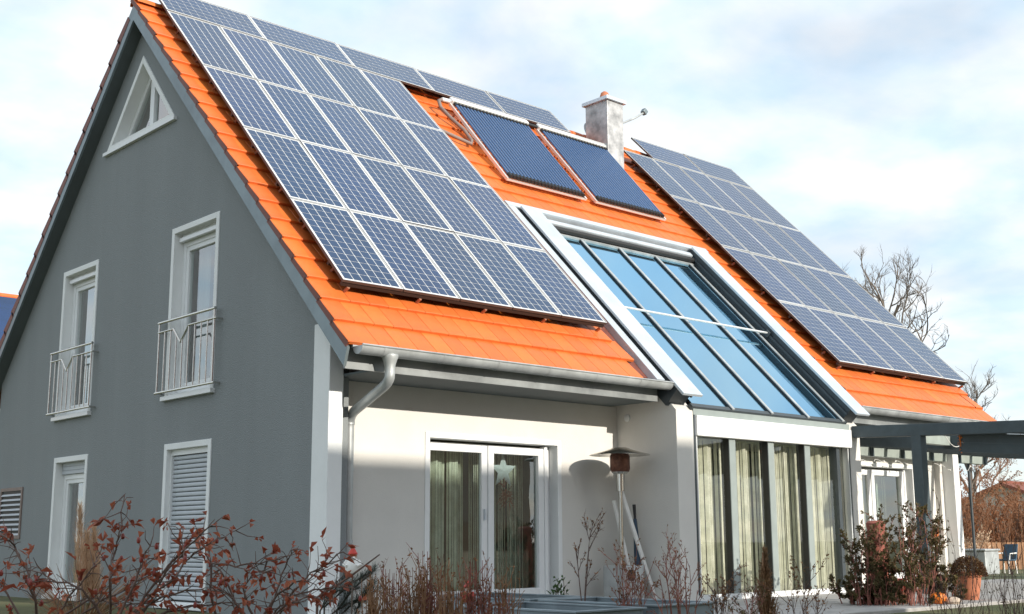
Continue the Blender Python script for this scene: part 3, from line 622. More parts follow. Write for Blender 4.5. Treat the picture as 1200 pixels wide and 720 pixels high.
# ------------------------------------------------------------------ solar panels
def pv_mesh(w, h, cols, rows):
    fw = 0.012; d = 0.034
    fr = MB(); T = lambda a, b, c: Vector((a, b, c)); 
    fr.box(0, fw, 0, h, -d, 0.0); fr.box(w-fw, w, 0, h, -d, 0.0); fr.box(fw, w-fw, 0, fw, -d, 0.0); fr.box(fw, w-fw, h-fw, h, -d, 0.0)
    bs = MB().box(fw, w-fw, fw, h-fw, -0.012, -0.006)
    ce = MB(); mx_, my = 0.020, 0.022; cw = (w-2*fw-2*mx_)/cols; chh = (h-2*fw-2*my)/rows; gx_ = 0.0095 if cols < rows else 0.006; gy_ = 0.006 if cols < rows else 0.0095; k = 0.004
    for i in range(cols):
        for j in range(rows):
            x0 = fw+mx_+i*cw+gx_/2; x1 = x0+cw-gx_; y0 = fw+my+j*chh+gy_/2; y1 = y0+chh-gy_; z = -0.0045
            ce.add([(x0+k, y0, z), (x1-k, y0, z), (x1, y0+k, z), (x1, y1-k, z), (x1-k, y1, z), (x0+k, y1, z), (x0, y1-k, z), (x0, y0+k, z)], [(0, 1, 2, 3, 4, 5, 6, 7)])
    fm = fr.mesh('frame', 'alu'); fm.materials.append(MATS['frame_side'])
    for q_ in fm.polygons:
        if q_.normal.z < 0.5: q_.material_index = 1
    bm = bs.mesh('backsheet', 'backsheet'); bm.materials.append(MATS['black_rubber']); bm.polygons[0].material_index = 1
    return fm, bm, ce.mesh('cells', 'pv_cell')
PP = pv_mesh(PW-0.012, PL-0.012, 6, 12); PLS = pv_mesh(PL-0.012, PW-0.012, 12, 6)
ORD = ['first', 'second', 'third', 'fourth', 'fifth']; ROWN = ['bottom row', 'second row up', 'third row up', 'fourth row up']
prr = random.Random(12)
def panel(meshes, x, s, label, group):
    t = thing('solar_panel', label, 'solar panel', (0, 0, 0), group)
    p = roofp(x, s, 0); v = (roofp(x, s+1, 0)-p); n0 = roofp(x, s, 1)-p
    v = (v+n0*prr.uniform(-0.004, 0.004)).normalized(); xx = (Vector((1, 0, 0))+n0*prr.uniform(-0.004, 0.004)).normalized(); n = xx.cross(v).normalized(); v = n.cross(xx)
    t.matrix_basis = Matrix(((xx.x, v.x, n.x, p.x), (xx.y, v.y, n.y, p.y), (xx.z, v.z, n.z, p.z), (0, 0, 0, 1)))
    for me, nm_ in zip(meshes, ('frame', 'backsheet', 'cells')):
        o = bpy.data.objects.new(nm_, me); sc.collection.objects.link(o); o.parent = t
        if nm_ == 'cells': o['kind'] = 'stuff'
    return t
for k in range(4):
    for i in range(5): panel(PP, AX0+i*PW+0.006, k*PL+0.006, f'{ORD[i]} upright solar panel from the gable edge, {ROWN[k]}', 'upright solar panels of the gable side array')
    for i in range(5): panel(PP, AX1+i*PW+0.006, k*PL+0.006, f'{ORD[i]} upright solar panel beyond the glass roof and chimney, {ROWN[k]}', 'upright solar panels of the array past the chimney')
for i in range(5): panel(PLS, AX0+i*PL+0.006, 4*PL+0.006, f'{ORD[i]} lengthwise solar panel from the gable edge along the ridge', 'lengthwise solar panels along the ridge')
for i in range(2): panel(PLS, AX1+5*PW-2*PL+i*PL+0.006, 4*PL+0.006, ['lengthwise ridge solar panel beyond the chimney, starting its row', 'lengthwise ridge solar panel at the far end beyond the chimney'][i], 'lengthwise solar panels along the ridge')
def rails(x0, x1, svals, label, step):
    t = thing('mounting_rail', label, 'rail', tuple(roofp(x0, svals[0], -0.08)))
    for s in svals:
        slab(roofp, x0, x1, s-0.02, s+0.02, -0.085, -0.045).build('rail', 'alu_dark', t)
        x = x0+0.1
        while x < x1:
            MB().tube([roofp(x, s-0.02, -0.09), roofp(x, s+0.01, TILE+0.02)], 0.02, 6).build('roof_hook', 'copper_brown', t); x += step
    return t
rails(AX0+0.02, AX0+5*PW-0.02, [0.03]+[PL*k+d for k in range(4) for d in (0.4, 1.25)], 'dark mounting rails under the gable side solar array', 0.98)
rails(AX1+0.02, AX1+5*PW-0.02, [0.03]+[PL*k+d for k in range(4) for d in (0.4, 1.25)], 'dark mounting rails under the solar array past the chimney', 0.98)
rails(AX0+5*PW+0.1, AX0+5*PL-0.05, [4*PL+0.15, 4*PL+0.65], 'dark mounting rails under the ridge solar panels', 0.9)
# ------------------------------------------------------------------ evacuated tube collectors
def collector(x0, x1, label):
    t = thing('tube_collector', label, 'solar collector', tuple(roofp(x0, 3.9, TILE)), 'evacuated tube collectors between the solar arrays')
    sb, st = 3.93, 6.00
    def oo(s): return -0.095 + 0.115*(s-sb)/(st-sb)
    n = 22
    for i in range(n):
        x = x0+0.05+(x1-x0-0.10)*i/(n-1)
        MB().tube([roofp(x, sb+0.05, oo(sb)+0.045), roofp(x, st-0.04, oo(st)+0.045)], 0.024, 10, False).build('glass_tube', 'tube_blue', t, smooth=True)
        MB().tube([roofp(x, sb-0.03, oo(sb)+0.045), roofp(x, sb+0.06, oo(sb)+0.046)], 0.031, 10).build('end_cap', 'black_rubber', t, smooth=True)
        MB().tube([roofp(x, st-0.10, oo(st)+0.045), roofp(x, st-0.02, oo(st)+0.046)], 0.031, 8).build('collar', 'black_rubber', t, smooth=True)
    MB().box(x0-0.02, x1+0.02, st-0.03, st+0.10, oo(st)-0.03, oo(st)+0.10, roofp).build('header_pipe_box', 'alu', t); bevel(t.children[-1], 0.03, 3)
    for x in (x0-0.015, x1+0.015): MB().bar(roofp(x, sb-0.06, oo(sb)), roofp(x, st, oo(st)), 0.035, 0.045, up=(0, -0.7, 0.7)).build('side_rail', 'alu', t)
    for s in (sb-0.045, sb+0.02, (sb+st)/2): MB().bar(roofp(x0-0.03, s, oo(s)-0.005), roofp(x1+0.03, s, oo(s)-0.005), 0.035, 0.02, up=(0, -0.7, 0.7)).build('cross_rail', 'alu', t)
    for x in (x0+0.1, x1-0.1):
        for s in (sb+0.02, st-0.1): MB().tube([roofp(x, s, oo(s)-0.01), roofp(x, s+0.02, TILE+0.015)], 0.018, 6).build('roof_hook', 'copper_brown', t)
    return t
collector(4.97, 6.66, 'blue evacuated tube collector beside the gable side solar array')
collector(6.94, 8.63, 'blue evacuated tube collector in front of the chimney')
hs = thing('collector_pipe', 'brown insulated hose looping at the collector header', 'pipe', tuple(roofp(4.7, 5.9, TILE+0.05)))
MB().tube([roofp(4.98, 6.04, 0.05), roofp(4.80, 6.05, 0.04)], 0.035, 12).build('white_stub', 'white_frame', hs, smooth=True)
MB().tube([roofp(4.81, 6.05, 0.04), roofp(4.72, 6.0, 0.02), roofp(4.70, 5.85, -0.02), roofp(4.78, 5.6, -0.05), roofp(4.90, 5.3, -0.07), roofp(4.90, 5.0, -0.09), roofp(4.80, 4.85, -0.09), roofp(4.55, 4.95, -0.09), roofp(4.30, 5.10, -0.10)], 0.030, 10).build('hose', 'vent_brown', hs, smooth=True)
MB().tube([roofp(6.66, 6.04, 0.06), roofp(6.94, 6.04, 0.06)], 0.03, 10).build('joint_hose', 'black_rubber', hs, smooth=True)
# ------------------------------------------------------------------ neighbouring houses (one shades the terrace and shows in the panes)
def simple_house(name, label, x0, x1, y0, y1, zb, ze, zr, wall, roofm, axis='x', wins=(), over=0.4):
    t = thing(name, label, 'house', ((x0+x1)/2, (y0+y1)/2, zb))
    if axis == 'x': U = lambda a, b, c: Vector((a, b, c)); a0, a1, b0, b1 = x0, x1, y0, y1
    else: U = lambda a, b, c: Vector((b, a, c)); a0, a1, b0, b1 = y0, y1, x0, x1
    bm_ = (b0+b1)/2
    MB().prism([(b0, zb), (b1, zb), (b1, ze), (bm_, zr-0.18), (b0, ze)], lambda b, c: U(a0, b, c), lambda b, c: U(a1, b, c)).build('wall', wall, t)
    k = (zr-ze)/(bm_-b0); rf = part('roof', t)
    for sg in (-1, 1):
        be = bm_+sg*(bm_-b0+over); zz = zr-k*(abs(be-bm_))
        MB().prism([(bm_, zr), (be, zz), (be, zz-0.2), (bm_, zr-0.2)], lambda b, c: U(a0-over, b, c), lambda b, c: U(a1+over, b, c)).build('roof_slope', roofm, rf)
    MB().tube([U(a0-over, bm_, zr), U(a1+over, bm_, zr)], 0.11, 8).build('ridge', roofm, rf)
    for (face, u0, u1, v0, v1) in wins:
        w = part('window', t)
        if face == 'N': q = lambda a, b, d: U(a, b1+d, b)
        elif face == 'S': q = lambda a, b, d: U(a, b0-d, b)
        elif face == 'W': q = lambda a, b, d: U(a0-d, a, b)
        else: q = lambda a, b, d: U(a1+d, a, b)
        frame_bars(q, u0, u1, v0, v1, 0.08, -0.02, 0.04).build('frame', 'white_frame', w); MB().box(u0+0.08, u1-0.08, v0+0.08, v1-0.08, 0.0, 0.015, q).build('pane', 'window_glass', w)
    return t
simple_house('neighbour_house', 'brown neighbouring house across the garden, south of the terrace', -15, 6.45, -25.0, -15.5, -0.9, 4.4, 8.22, 'nb_wall', 'nb_roof', 'x', [('N', -10+i*3.2, -8.8+i*3.2, 1.0, 2.6) for i in range(5)])
simple_house('neighbour_house', 'ochre neighbouring house further along the street', 15.5, 24, -34, -22, -0.9, 4.2, 8.0, 'nb_wall', 'nb_roof', 'y', [('N', 17+i*2.6, 18.2+i*2.6, 1.0, 2.4) for i in range(2)])
nh = simple_house('neighbour_house', 'orange roofed neighbour house with dark roof panels behind the gable', -4, 14, 22.5, 31.5, -0.05, 4.3, 8.25, 'nb_cream', 'tile', 'x', [('S', 0, 1.2, 1, 2.4)])
for i in range(9): MB().box(-3.4+i*1.7, -3.4+i*1.7+1.66, 0.15, 3.6, 0.03, 0.08, lambda a, b, c: Vector((a, 27.0-4.5*b/4.3-c*0.66-0.16, 8.25-3.95*b/4.3+c*0.75))).build('solar_panel', 'pv_cell', nh)
# ------------------------------------------------------------------ pergola
pg = thing('pergola', 'dark grey timber pergola beside the glazed bay', 'pergola', (8.82, -2.05, 0))
def sl(y): return -0.045*(-0.15-y)
bevel(MB().prism([(-1.03, 2.395), (-4.3, 2.265), (-4.3, 2.10), (-1.03, 2.225)], lambda a, b: Vector((8.745, a, b)), lambda a, b: Vector((8.905, a, b))).build('side_beam', 'pergola_grey', pg), 0.006)
bevel(MB().box(8.745, 8.90, -2.13, -1.975, 0.0, 2.19).build('post', 'pergola_grey', pg), 0.006)
MB().box(8.905, 9.62, -2.115, -1.99, 2.085, 2.215).build('cross_beam', 'pergola_beam', pg)
bevel(MB().box(9.0, 14.46, -0.20, -0.07, 2.075, 2.275).build('wall_beam', 'pergola_beam', pg), 0.005)
for k in range(11):
    x = 9.65+0.479*k
    bevel(MB().prism([(-0.06, 2.44), (-4.3, 2.04), (-4.3, 1.82), (-0.06, 2.22)], lambda a, b: Vector((x-0.03, a, b)), lambda a, b: Vector((x+0.03, a, b))).build('rafter', 'pergola_grey', pg), 0.004)
    if k % 2 == 0: MB().box(x-0.035, x+0.035, -0.235, -0.201, 2.07, 2.215).build('rafter_end', 'pergola_grey', pg)
for k in range(3):
    zt0 = 2.335-0.135*k; MB().prism([(-2.60, zt0), (-4.3, zt0-0.15), (-4.3, zt0-0.28), (-2.60, zt0-0.130)], lambda a, b: Vector((8.93+0.004*k, a, b)), lambda a, b: Vector((8.965+0.004*k, a, b))).build('side_board', 'pergola_grey', pg)
MB().tube([(13.95, -0.13, 0.0), (13.95, -0.13, 2.075)], 0.025, 10).build('steel_post', 'anthracite', pg, smooth=True)
sl_ = thing('string_lights', 'thin pale string lights looping along the pergola beam', 'string lights', (9.5, -0.24, 2.0))
rr = random.Random(8); pts = []
for i in range(60):
    x = 9.1+i*0.09; pts.append((x, -0.25, 2.04 - 0.05*abs(math.sin(i*0.9)) - (0.06 if i % 7 < 3 else 0)))
MB().tube(pts, 0.004, 5).build('cable', 'white_paint', sl_)
for i in range(0, 60, 4): MB().lathe([(0.0, -0.03), (0.012, -0.02), (0.012, 0.0), (0.005, 0.012)], pts[i], 8).build('bulb', 'white_paint', sl_, smooth=True)
for x0, x1 in ((8.95, 9.5), (9.8, 10.4)):
    q = [(x0+(x1-x0)*t/8, -2.4, 2.17-0.35*(1-((t-4)/4)**2)*0.4) for t in range(9)]; MB().tube(q, 0.005, 6).build('swag', 'white_paint', sl_, smooth=True)
ga = MB(); rr = random.Random(3)
a, b = at(1123, 498, 17.0), at(1127, 531, 17.0)
for i in range(45):
    p = a.lerp(b, rr.random())+Vector((rr.uniform(-.03, .03), rr.uniform(-.03, .03), 0)); ga.leaf(p, Vector((rr.uniform(-1, 1), rr.uniform(-1, 1), rr.uniform(-1, 0.3))), Vector((0, 0, 1)), 0.035, 0.02)
ga.tube([a, b], 0.008, 5); tag(ga.build('garland', 'orange', fixn=False), 'orange leaf garland hanging from the pergola beam', 'garland')
# ------------------------------------------------------------------ terrace things
ht = thing('patio_heater', 'mushroom shaped steel patio heater in the terrace corner', 'patio heater', (4.27, -0.485, 0))
hc = (4.27, -0.485, 0)
MB().lathe([(0.0, 1.905), (0.10, 1.90), (0.16, 1.875), (0.38, 1.815), (0.385, 1.808), (0.36, 1.808), (0.15, 1.85), (0.0, 1.86)], hc, 40).build('reflector', 'steel', ht, smooth=True)
MB().lathe([(0.11, 1.60), (0.125, 1.63), (0.125, 1.80), (0.10, 1.845)], hc, 24).build('burner', 'burner_brown', ht, smooth=True)
MB().lathe([(0.085, 1.575), (0.11, 1.60)], hc, 24).build('burner_ring', 'steel', ht, smooth=True)
MB().lathe([(0.055, 1.36), (0.055, 1.575)], hc, 16).build('valve_housing', 'steel', ht, smooth=True)
MB().lathe([(0.028, 0.44), (0.028, 1.36)], hc, 14).build('pole', 'steel', ht, smooth=True)
bevel(MB().box(4.10, 4.46, -0.68, -0.31, 0.03, 0.45).build('gas_housing', 'zinc', ht), 0.02)
MB().lathe([(0.26, 0.0), (0.26, 0.02), (0.24, 0.03)], hc, 30).build('base', 'steel', ht, smooth=True)
MB().box(4.14, 4.42, -0.684, -0.682, 0.10, 0.40).build('housing_door', 'zinc', ht)
MB().lathe([(0.07, 0.0), (0.07, 0.008), (0.0, 0.009)], (0, 0, 0), 18).build('vent_hole', 'black_rubber', ht).matrix_basis = Matrix.Translation((4.22, -0.684, 0.33)) @ Matrix.Rotation(R(90), 4, 'X')
def plank(name, a, b, w, h, m, label, cat): return tag(bevel(MB().bar(a, b, w, h, up=(0, -1, 0.2)).build(name, m), 0.004), label, cat)
plank('leaning_board', (4.36, -0.40, 1.40), (4.74, -0.62, 0.0), 0.055, 0.03, 'white_paint', 'longer white board leaning behind the patio heater', 'board')
plank('leaning_board', (4.32, -0.32, 1.25), (4.50, -0.50, 0.0), 0.045, 0.03, 'white_paint', 'shorter white board leaning beside the heater pole', 'board')
um = thing('closed_parasol', 'slim dark blue closed parasol leaning in the terrace corner', 'parasol', (4.55, -0.5, 0))
MB().tube([(4.60, -0.42, 1.02), (4.575, -0.47, 0.55), (4.55, -0.5, 0.0)], [0.022, 0.045, 0.012], 10).build('folded_canopy', 'blue_black', um, smooth=True); MB().tube([(4.60, -0.42, 1.02), (4.61, -0.40, 1.20)], [0.016, 0.022], 8).build('handle', 'black_rubber', um, smooth=True)
def planter(x0, x1, y0, y1, h, label):
    t = thing('planter', label, 'planter', ((x0+x1)/2, (y0+y1)/2, 0), None)
    bevel(frame_bars(lambda a, b, d: Vector((a, b, d)), x0, x1, y0, y1, 0.03, 0.0, h).build('box', 'zinc_planter', t), 0.005)
    bevel(frame_bars(lambda a, b, d: Vector((a, b, d)), x0-0.025, x1+0.025, y0-0.025, y1+0.025, 0.06, h, h+0.018).build('rim', 'zinc_planter', t), 0.004)
    MB().box(x0+0.03, x1-0.03, y0+0.03, y1-0.03, 0.0, h-0.05).build('soil', 'soil', t)
planter(0.95, 1.72, -2.35, -0.95, 0.20, 'grey metal planter box close to the sliding door')
planter(0.95, 1.70, -3.95, -2.50, 0.20, 'grey metal planter box with the bare shrub')
planter(-0.05, 0.75, -3.95, -2.50, 0.19, 'grey metal planter box behind the brown perennials')
def potted(name, label, c, r, h, mound_r, mound_h, leafm, n, seed, cat='flowerpot', pm='terracotta'):
    t = thing(name, label, cat, tuple(c)); x, y, z = c
    MB().lathe([(r*0.62, 0), (r*0.66, 0.02), (r*0.92, h*0.82), (r*1.0, h*0.83), (r*1.02, h), (r*0.9, h), (r*0.88, h*0.88), (0.0, h*0.88)], c, 28).build('pot', pm, t, smooth=True)
    m = MB(); q = random.Random(seed)
    for i in range(n):
        a = q.random()*6.283; e = math.asin(q.random()); k = q.uniform(0.75, 1.0); d = Vector((math.cos(a)*math.cos(e), math.sin(a)*math.cos(e), math.sin(e)))
        p = Vector((x, y, z+h*0.85))+Vector((d.x*mound_r, d.y*mound_r, d.z*mound_h))*k
        m.leaf(p, d+Vector((q.uniform(-.7, .7), q.uniform(-.7, .7), q.uniform(-.4, .7))), d, q.uniform(0.018, 0.035), q.uniform(0.014, 0.024))
    m.build('plant', leafm, t, kind='stuff', fixn=False)
    s_ = MB()
    for i in range(24):
        a = q.random()*6.283; e = q.uniform(0.2, 1.5); s_.tube([(x, y, z+h*0.8), (x+math.cos(a)*math.cos(e)*mound_r*0.8, y+math.sin(a)*math.cos(e)*mound_r*0.8, z+h*0.85+math.sin(e)*mound_h*0.8)], 0.004, 4, False)
    s_.build('stems', 'brown_stem', t, kind='stuff')
    return t
pp = onz(1137, 703, 0.0)
potted('flowerpot', 'large terracotta pot with a round brownish chrysanthemum', pp, 0.165, 0.34, 0.215, 0.24, 'mum_leaf', 2600, 5)
tp = at(1027, 632, 14.6)
ct = MB().lathe([(0.09, 0.0), (0.115, 0.03), (0.12, 0.3), (0.11, 0.75), (0.10, 0.86), (0.112, 0.90), (0.112, 0.94), (0.09, 0.965), (0.06, 0.97), (0.05, 0.90), (0.0, 0.90)], (tp.x, tp.y, 0.0), 26)
tag(ct.build('clay_column', 'clay_red', smooth=True), 'tall narrow terracotta column among the olive bushes', 'ornament')
rp_ = onz(1060, 706, 0.0); rp_ = Vector((rp_.x, rp_.y, 0.0))
potted('flowerpot', 'small pot of red flowers behind the olive bushes', rp_, 0.10, 0.17, 0.13, 0.13, 'santa_red', 500, 6)
pk = onz(1100, 708, 0.0)
pu = thing('pumpkin', 'small orange pumpkin on the terrace beside the big pot', 'pumpkin', tuple(pk))
m = MB(); n = 32; prof = [(0.0, 0.02), (0.05, 0.005), (0.09, 0.04), (0.10, 0.07), (0.085, 0.11), (0.04, 0.13), (0.0, 0.118)]
m.add([(pk.x+r*(1-0.10*abs(math.sin(8*math.pi*k/n)))*math.cos(2*math.pi*k/n), pk.y+r*(1-0.10*abs(math.sin(8*math.pi*k/n)))*math.sin(2*math.pi*k/n), z) for r, z in prof for k in range(n)], [(i*n+k, i*n+(k+1) % n, (i+1)*n+(k+1) % n, (i+1)*n+k) for i in range(len(prof)-1) for k in range(n)])
m.build('flesh', 'orange', pu, smooth=True); MB().tube([(pk.x, pk.y, 0.115), (pk.x+0.012, pk.y, 0.16)], [0.012, 0.007], 6).build('stalk', 'brown_stem', pu)
st = onz(1117, 708, 0.0); m = MB(); m.lathe([(0.0, 0.0), (0.07, 0.0), (0.095, 0.03), (0.085, 0.06), (0.04, 0.08), (0.0, 0.082)], (st.x, st.y, 0), 18); tag(m.build('stone', 'pale_stone', smooth=True), 'smooth pale stone lying between pumpkin and big pot', 'stone')
fw = ony(1096, 624, -0.03); fl = thing('wall_flower', 'orange metal flower ornament on the cream wall', 'ornament', tuple(fw)); m = MB()
for i in range(9):
    a = i*2*math.pi/9; m.leaf(Vector(fw), Vector((math.cos(a), -0.1, math.sin(a))), Vector((0, -1, 0)), 0.13, 0.07)
m.build('petals', 'orange', fl, kind='stuff', fixn=False); MB().tube([fw+Vector((0, 0.03, 0)), fw+Vector((0, -0.02, 0))], 0.035, 12).build('centre', 'brown_stem', fl)
def gnome(c, s, label, bodym, hatm, name):
    t = thing(name, label, 'figurine', (c.x, c.y, gz(c.x, c.y))); q = lambda prof: [(r*s, z*s) for r, z in prof]
    MB().lathe(q([(0.0, 0.0), (0.30, 0.0), (0.34, 0.12), (0.30, 0.38), (0.18, 0.56), (0.10, 0.60)]), c, 18).build('body', bodym, t, smooth=True)
    MB().lathe(q([(0.0, 0.54), (0.13, 0.57), (0.18, 0.68), (0.14, 0.80), (0.0, 0.84)]), c, 16).build('head', 'skin_clay', t, smooth=True)
    MB().lathe(q([(0.19, 0.74), (0.20, 0.78), (0.12, 0.92), (0.03, 1.08), (0.0, 1.09)]), c, 16).build('hat', hatm, t, smooth=True)
    f = -Vector((F3.x, F3.y, 0)).normalized(); bc = c+f*(0.16*s)
    MB().lathe(q([(0.0, 0.40), (0.08, 0.46), (0.14, 0.60), (0.08, 0.68), (0.0, 0.69)]), bc, 12).build('beard', 'white_paint', t, smooth=True)
    for a in (-1, 1):
        side = Vector((-f.y, f.x, 0))*a; MB().tube([c+side*(0.22*s)+Vector((0, 0, 0.48*s)), c+side*(0.33*s)+f*(0.08*s)+Vector((0, 0, 0.34*s)), c+side*(0.20*s)+f*(0.27*s)+Vector((0, 0, 0.28*s))], [0.09*s, 0.085*s, 0.06*s], 8).build('arm', bodym, t, smooth=True)
    MB().tube([c+Vector((0, 0, 0.01)), Vector((c.x, c.y, gz(c.x, c.y)))], 0.006, 6).build('stake', 'grey_twig', t)
gnome(at(548, 706, 9.3), 0.15, 'small red santa figurine on a stake among brown stems', 'santa_red', 'santa_red', 'garden_figurine')
gnome(at(413, 672, 8.4), 0.17, 'white robed figurine with red hat beside the pine branches', 'white_paint', 'santa_red', 'garden_figurine')
# ------------------------------------------------------------------ plants
def wig(q, d, a): return (d+Vector((q.uniform(-a, a), q.uniform(-a, a), q.uniform(-a, a)))).normalized()
def twig(m, lv, q, p, d, l, r, lev, wob=0.25, up=0.1, kids=(2, 4), leaf=None, leafn=3, side=(0.5, 0.9), n=4, ratio=0.6):
    """one curved branch with its children; leaves go to lv"""
    k = 4; pts = [p.copy()]; dd = d.normalized()
    for i in range(k):
        dd = wig(q, dd+Vector((0, 0, up)), wob); pts.append(pts[-1]+dd*(l/k))
    rs = [r*(1-0.6*i/k) for i in range(k+1)]; m.tube(pts, rs, n, False)
    if leaf and lev <= 1:
        for i in range(leafn):
            t = q.uniform(0.25, 1.0)*k; j = min(k-1, int(t)); b = pts[j].lerp(pts[j+1], t-j); lv.leaf(b, wig(q, dd, 1.1), wig(q, Vector((0, 0, 1)), 0.8), leaf*q.uniform(0.6, 1.2), leaf*q.uniform(0.35, 0.6), q.uniform(0, 0.4))
    if lev > 0:
        for i in range(q.randint(*kids)):
            t = q.uniform(0.3, 1.0)*k; j = min(k-1, int(t)); b = pts[j].lerp(pts[j+1], t-j); base = (pts[j+1]-pts[j]).normalized()
            sd = base.cross(wig(q, Vector((0, 0, 1)), 1.0)); sd = sd.normalized() if sd.length > 1e-3 else Vector((1, 0, 0)); a = q.uniform(*side)
            twig(m, lv, q, b, base*math.cos(a)+sd*math.sin(a), l*ratio*q.uniform(0.7, 1.15), r*0.55, lev-1, wob, up, kids, leaf, leafn, side, n, ratio)
def shrub(name, label, px, ytop, depth, wpx, nst, stemm, leafm, leaf, leafn, seed, lev=2, r=0.007, wob=0.15, up=0.15, kids=(2, 4), group=None, ratio=0.45, side=(0.4, 0.8), cat='shrub', zb=None, basew=0.35):
    q = random.Random(seed); c = at(px, 632, depth); zb = gz(c.x, c.y) if zb is None else zb; top = at(px, ytop, depth).z; t = thing(name, label, cat, (c.x, c.y, zb), group)
    sm, lv = MB(), MB(); H = top-zb; W = wpx*depth/FPX/2; V = min(H*0.8, (725-ytop)*depth/FPX)
    for i in range(nst):
        a = q.random()*6.283; w = math.sqrt(q.random()); h = H-V*(q.random()**1.7)*0.75-V*0.12*w; b = Vector((c.x+math.cos(a)*w*W*basew, c.y+math.sin(a)*w*W*basew, zb-0.02)); e = Vector((c.x+math.cos(a)*w*W, c.y+math.sin(a)*w*W, zb+h)); l = (e-b).length
        twig(sm, lv, q, b, (e-b), l, r*q.uniform(0.8, 1.2), lev, wob, 0.03, kids, leaf, leafn, side, 4, ratio)
    sm.build('stems', stemm, t, fixn=False)
    if leafm: lv.build('foliage', leafm, t, kind='stuff', fixn=False)
    return t
# dog rose hedge in front of the gable: arching branches, red leaves, hips
ROSE = [
 ('dog rose with red leaves growing before the louvre vent', 60, 4.6, [[(45, 730), (40, 688), (22, 650), (4, 628)], [(45, 730), (36, 680), (18, 640), (6, 630), (-8, 622)], [(60, 730), (88, 690), (108, 668), (113, 655)], [(30, 730), (5, 690), (-20, 660)], [(80, 730), (118, 706), (152, 690), (162, 672)], [(70, 725), (110, 700), (140, 712), (190, 704)]]),
 ('dog rose with a tall bare tip between the side door and shutter', 150, 4.4, [[(128, 735), (129, 680), (134, 650), (141, 622), (146, 580)], [(130, 735), (170, 705), (200, 682), (221, 655), (247, 635), (276, 622)], [(150, 735), (175, 690), (205, 655), (233, 626), (250, 615)], [(140, 735), (190, 700), (228, 690), (262, 694)], [(130, 735), (95, 690), (60, 680), (35, 668)], [(150, 735), (210, 712), (260, 708), (300, 705)], [(135, 735), (160, 680), (168, 652), (176, 640)], [(160, 735), (195, 670), (216, 648), (214, 625)]]),
 ('dog rose with dense arching red branches before the corner pilaster', 325, 4.7, [[(300, 735), (325, 696), (350, 680), (378, 665), (402, 647)], [(305, 735), (325, 690), (334, 665), (341, 645)], [(300, 735), (285, 690), (297, 672), (320, 668)], [(310, 735), (345, 700), (375, 690), (402, 688)], [(320, 735), (345, 690), (372, 672), (384, 655)], [(300, 735), (270, 700), (255, 690)], [(290, 735), (262, 672), (246, 658)], [(246, 700), (250, 662), (275, 664), (306, 661), (335, 652)], [(310, 735), (330, 710), (365, 700), (390, 704)]]),
]
for ri, (label, bx, dep, lines) in enumerate(ROSE):
    q = random.Random(70+ri); c = at(bx, 632, dep); zb = gz(c.x, c.y); t = thing('rose_shrub', label, 'shrub', (c.x, c.y, zb)); sm, lv, hp = MB(), MB(), []
    for li, ln in enumerate(lines):
        d0 = dep+q.uniform(-0.25, 0.25); pts = [at(x, y, d0+0.05*i*q.uniform(-1, 1)) for i, (x, y) in enumerate(ln)]; root = Vector((c.x+q.uniform(-.12, .12), c.y+q.uniform(-.12, .12), zb-0.03))
        full = [root, root.lerp(pts[0], 0.5)+Vector((0, 0, 0.06))]
        for i in range(len(pts)-1):
            for k in range(4):
                full.append(pts[i].lerp(pts[i+1], k/4)+Vector((q.uniform(-1, 1), q.uniform(-1, 1), q.uniform(-1, 1)))*0.006)
        full.append(pts[-1]); n = len(full); sm.tube(full, [0.0042*(1-0.75*i/(n-1))+0.0009 for i in range(n)], 6, False)
        for i in range(4, n):
            base = (full[i]-full[i-1]).normalized(); pr_ = i/n
            for k in range(q.choice((1, 1, 2, 2))):
                d = wig(q, base*0.7, 0.9); l = q.uniform(0.03, 0.11); e1 = full[i]+d*l*0.5; e2 = e1+wig(q, d, 0.5)*l*0.5; sm.tube([full[i], e1, e2], [0.0022, 0.0016, 0.001], 4, False)
                if q.random() < 0.13: hp.append(e2)
                if q.random() < 0.70:
                    for kk in range(q.choice((2, 3, 5))): lv.leaf(e2+wig(q, d, 0.5)*q.uniform(-0.012, 0.012), wig(q, d+Vector((0, 0, -0.5)), 0.8), wig(q, Vector((0, 0, 1)), 0.8), q.choice((0.016, 0.026, 0.036, 0.046))*q.uniform(0.8, 1.2), q.uniform(0.010, 0.024), q.uniform(0.1, 0.9))
            if i > 3 and q.random() < 0.4: th = wig(q, base, 1.2); sm.tube([full[i], full[i]+th*0.008], [0.0016, 0.0003], 3, False)
    sm.build('branches', 'rose_stem', t, smooth=True, fixn=False); lv.build('foliage', 'rose_leaf', t, kind='stuff', fixn=False)
    for h in hp: MB().lathe([(0.0, -0.012), (0.006, -0.009), (0.0075, 0.0), (0.005, 0.008), (0.002, 0.011)], h, 8).build('rose_hip', 'rose_hip', t, smooth=True)
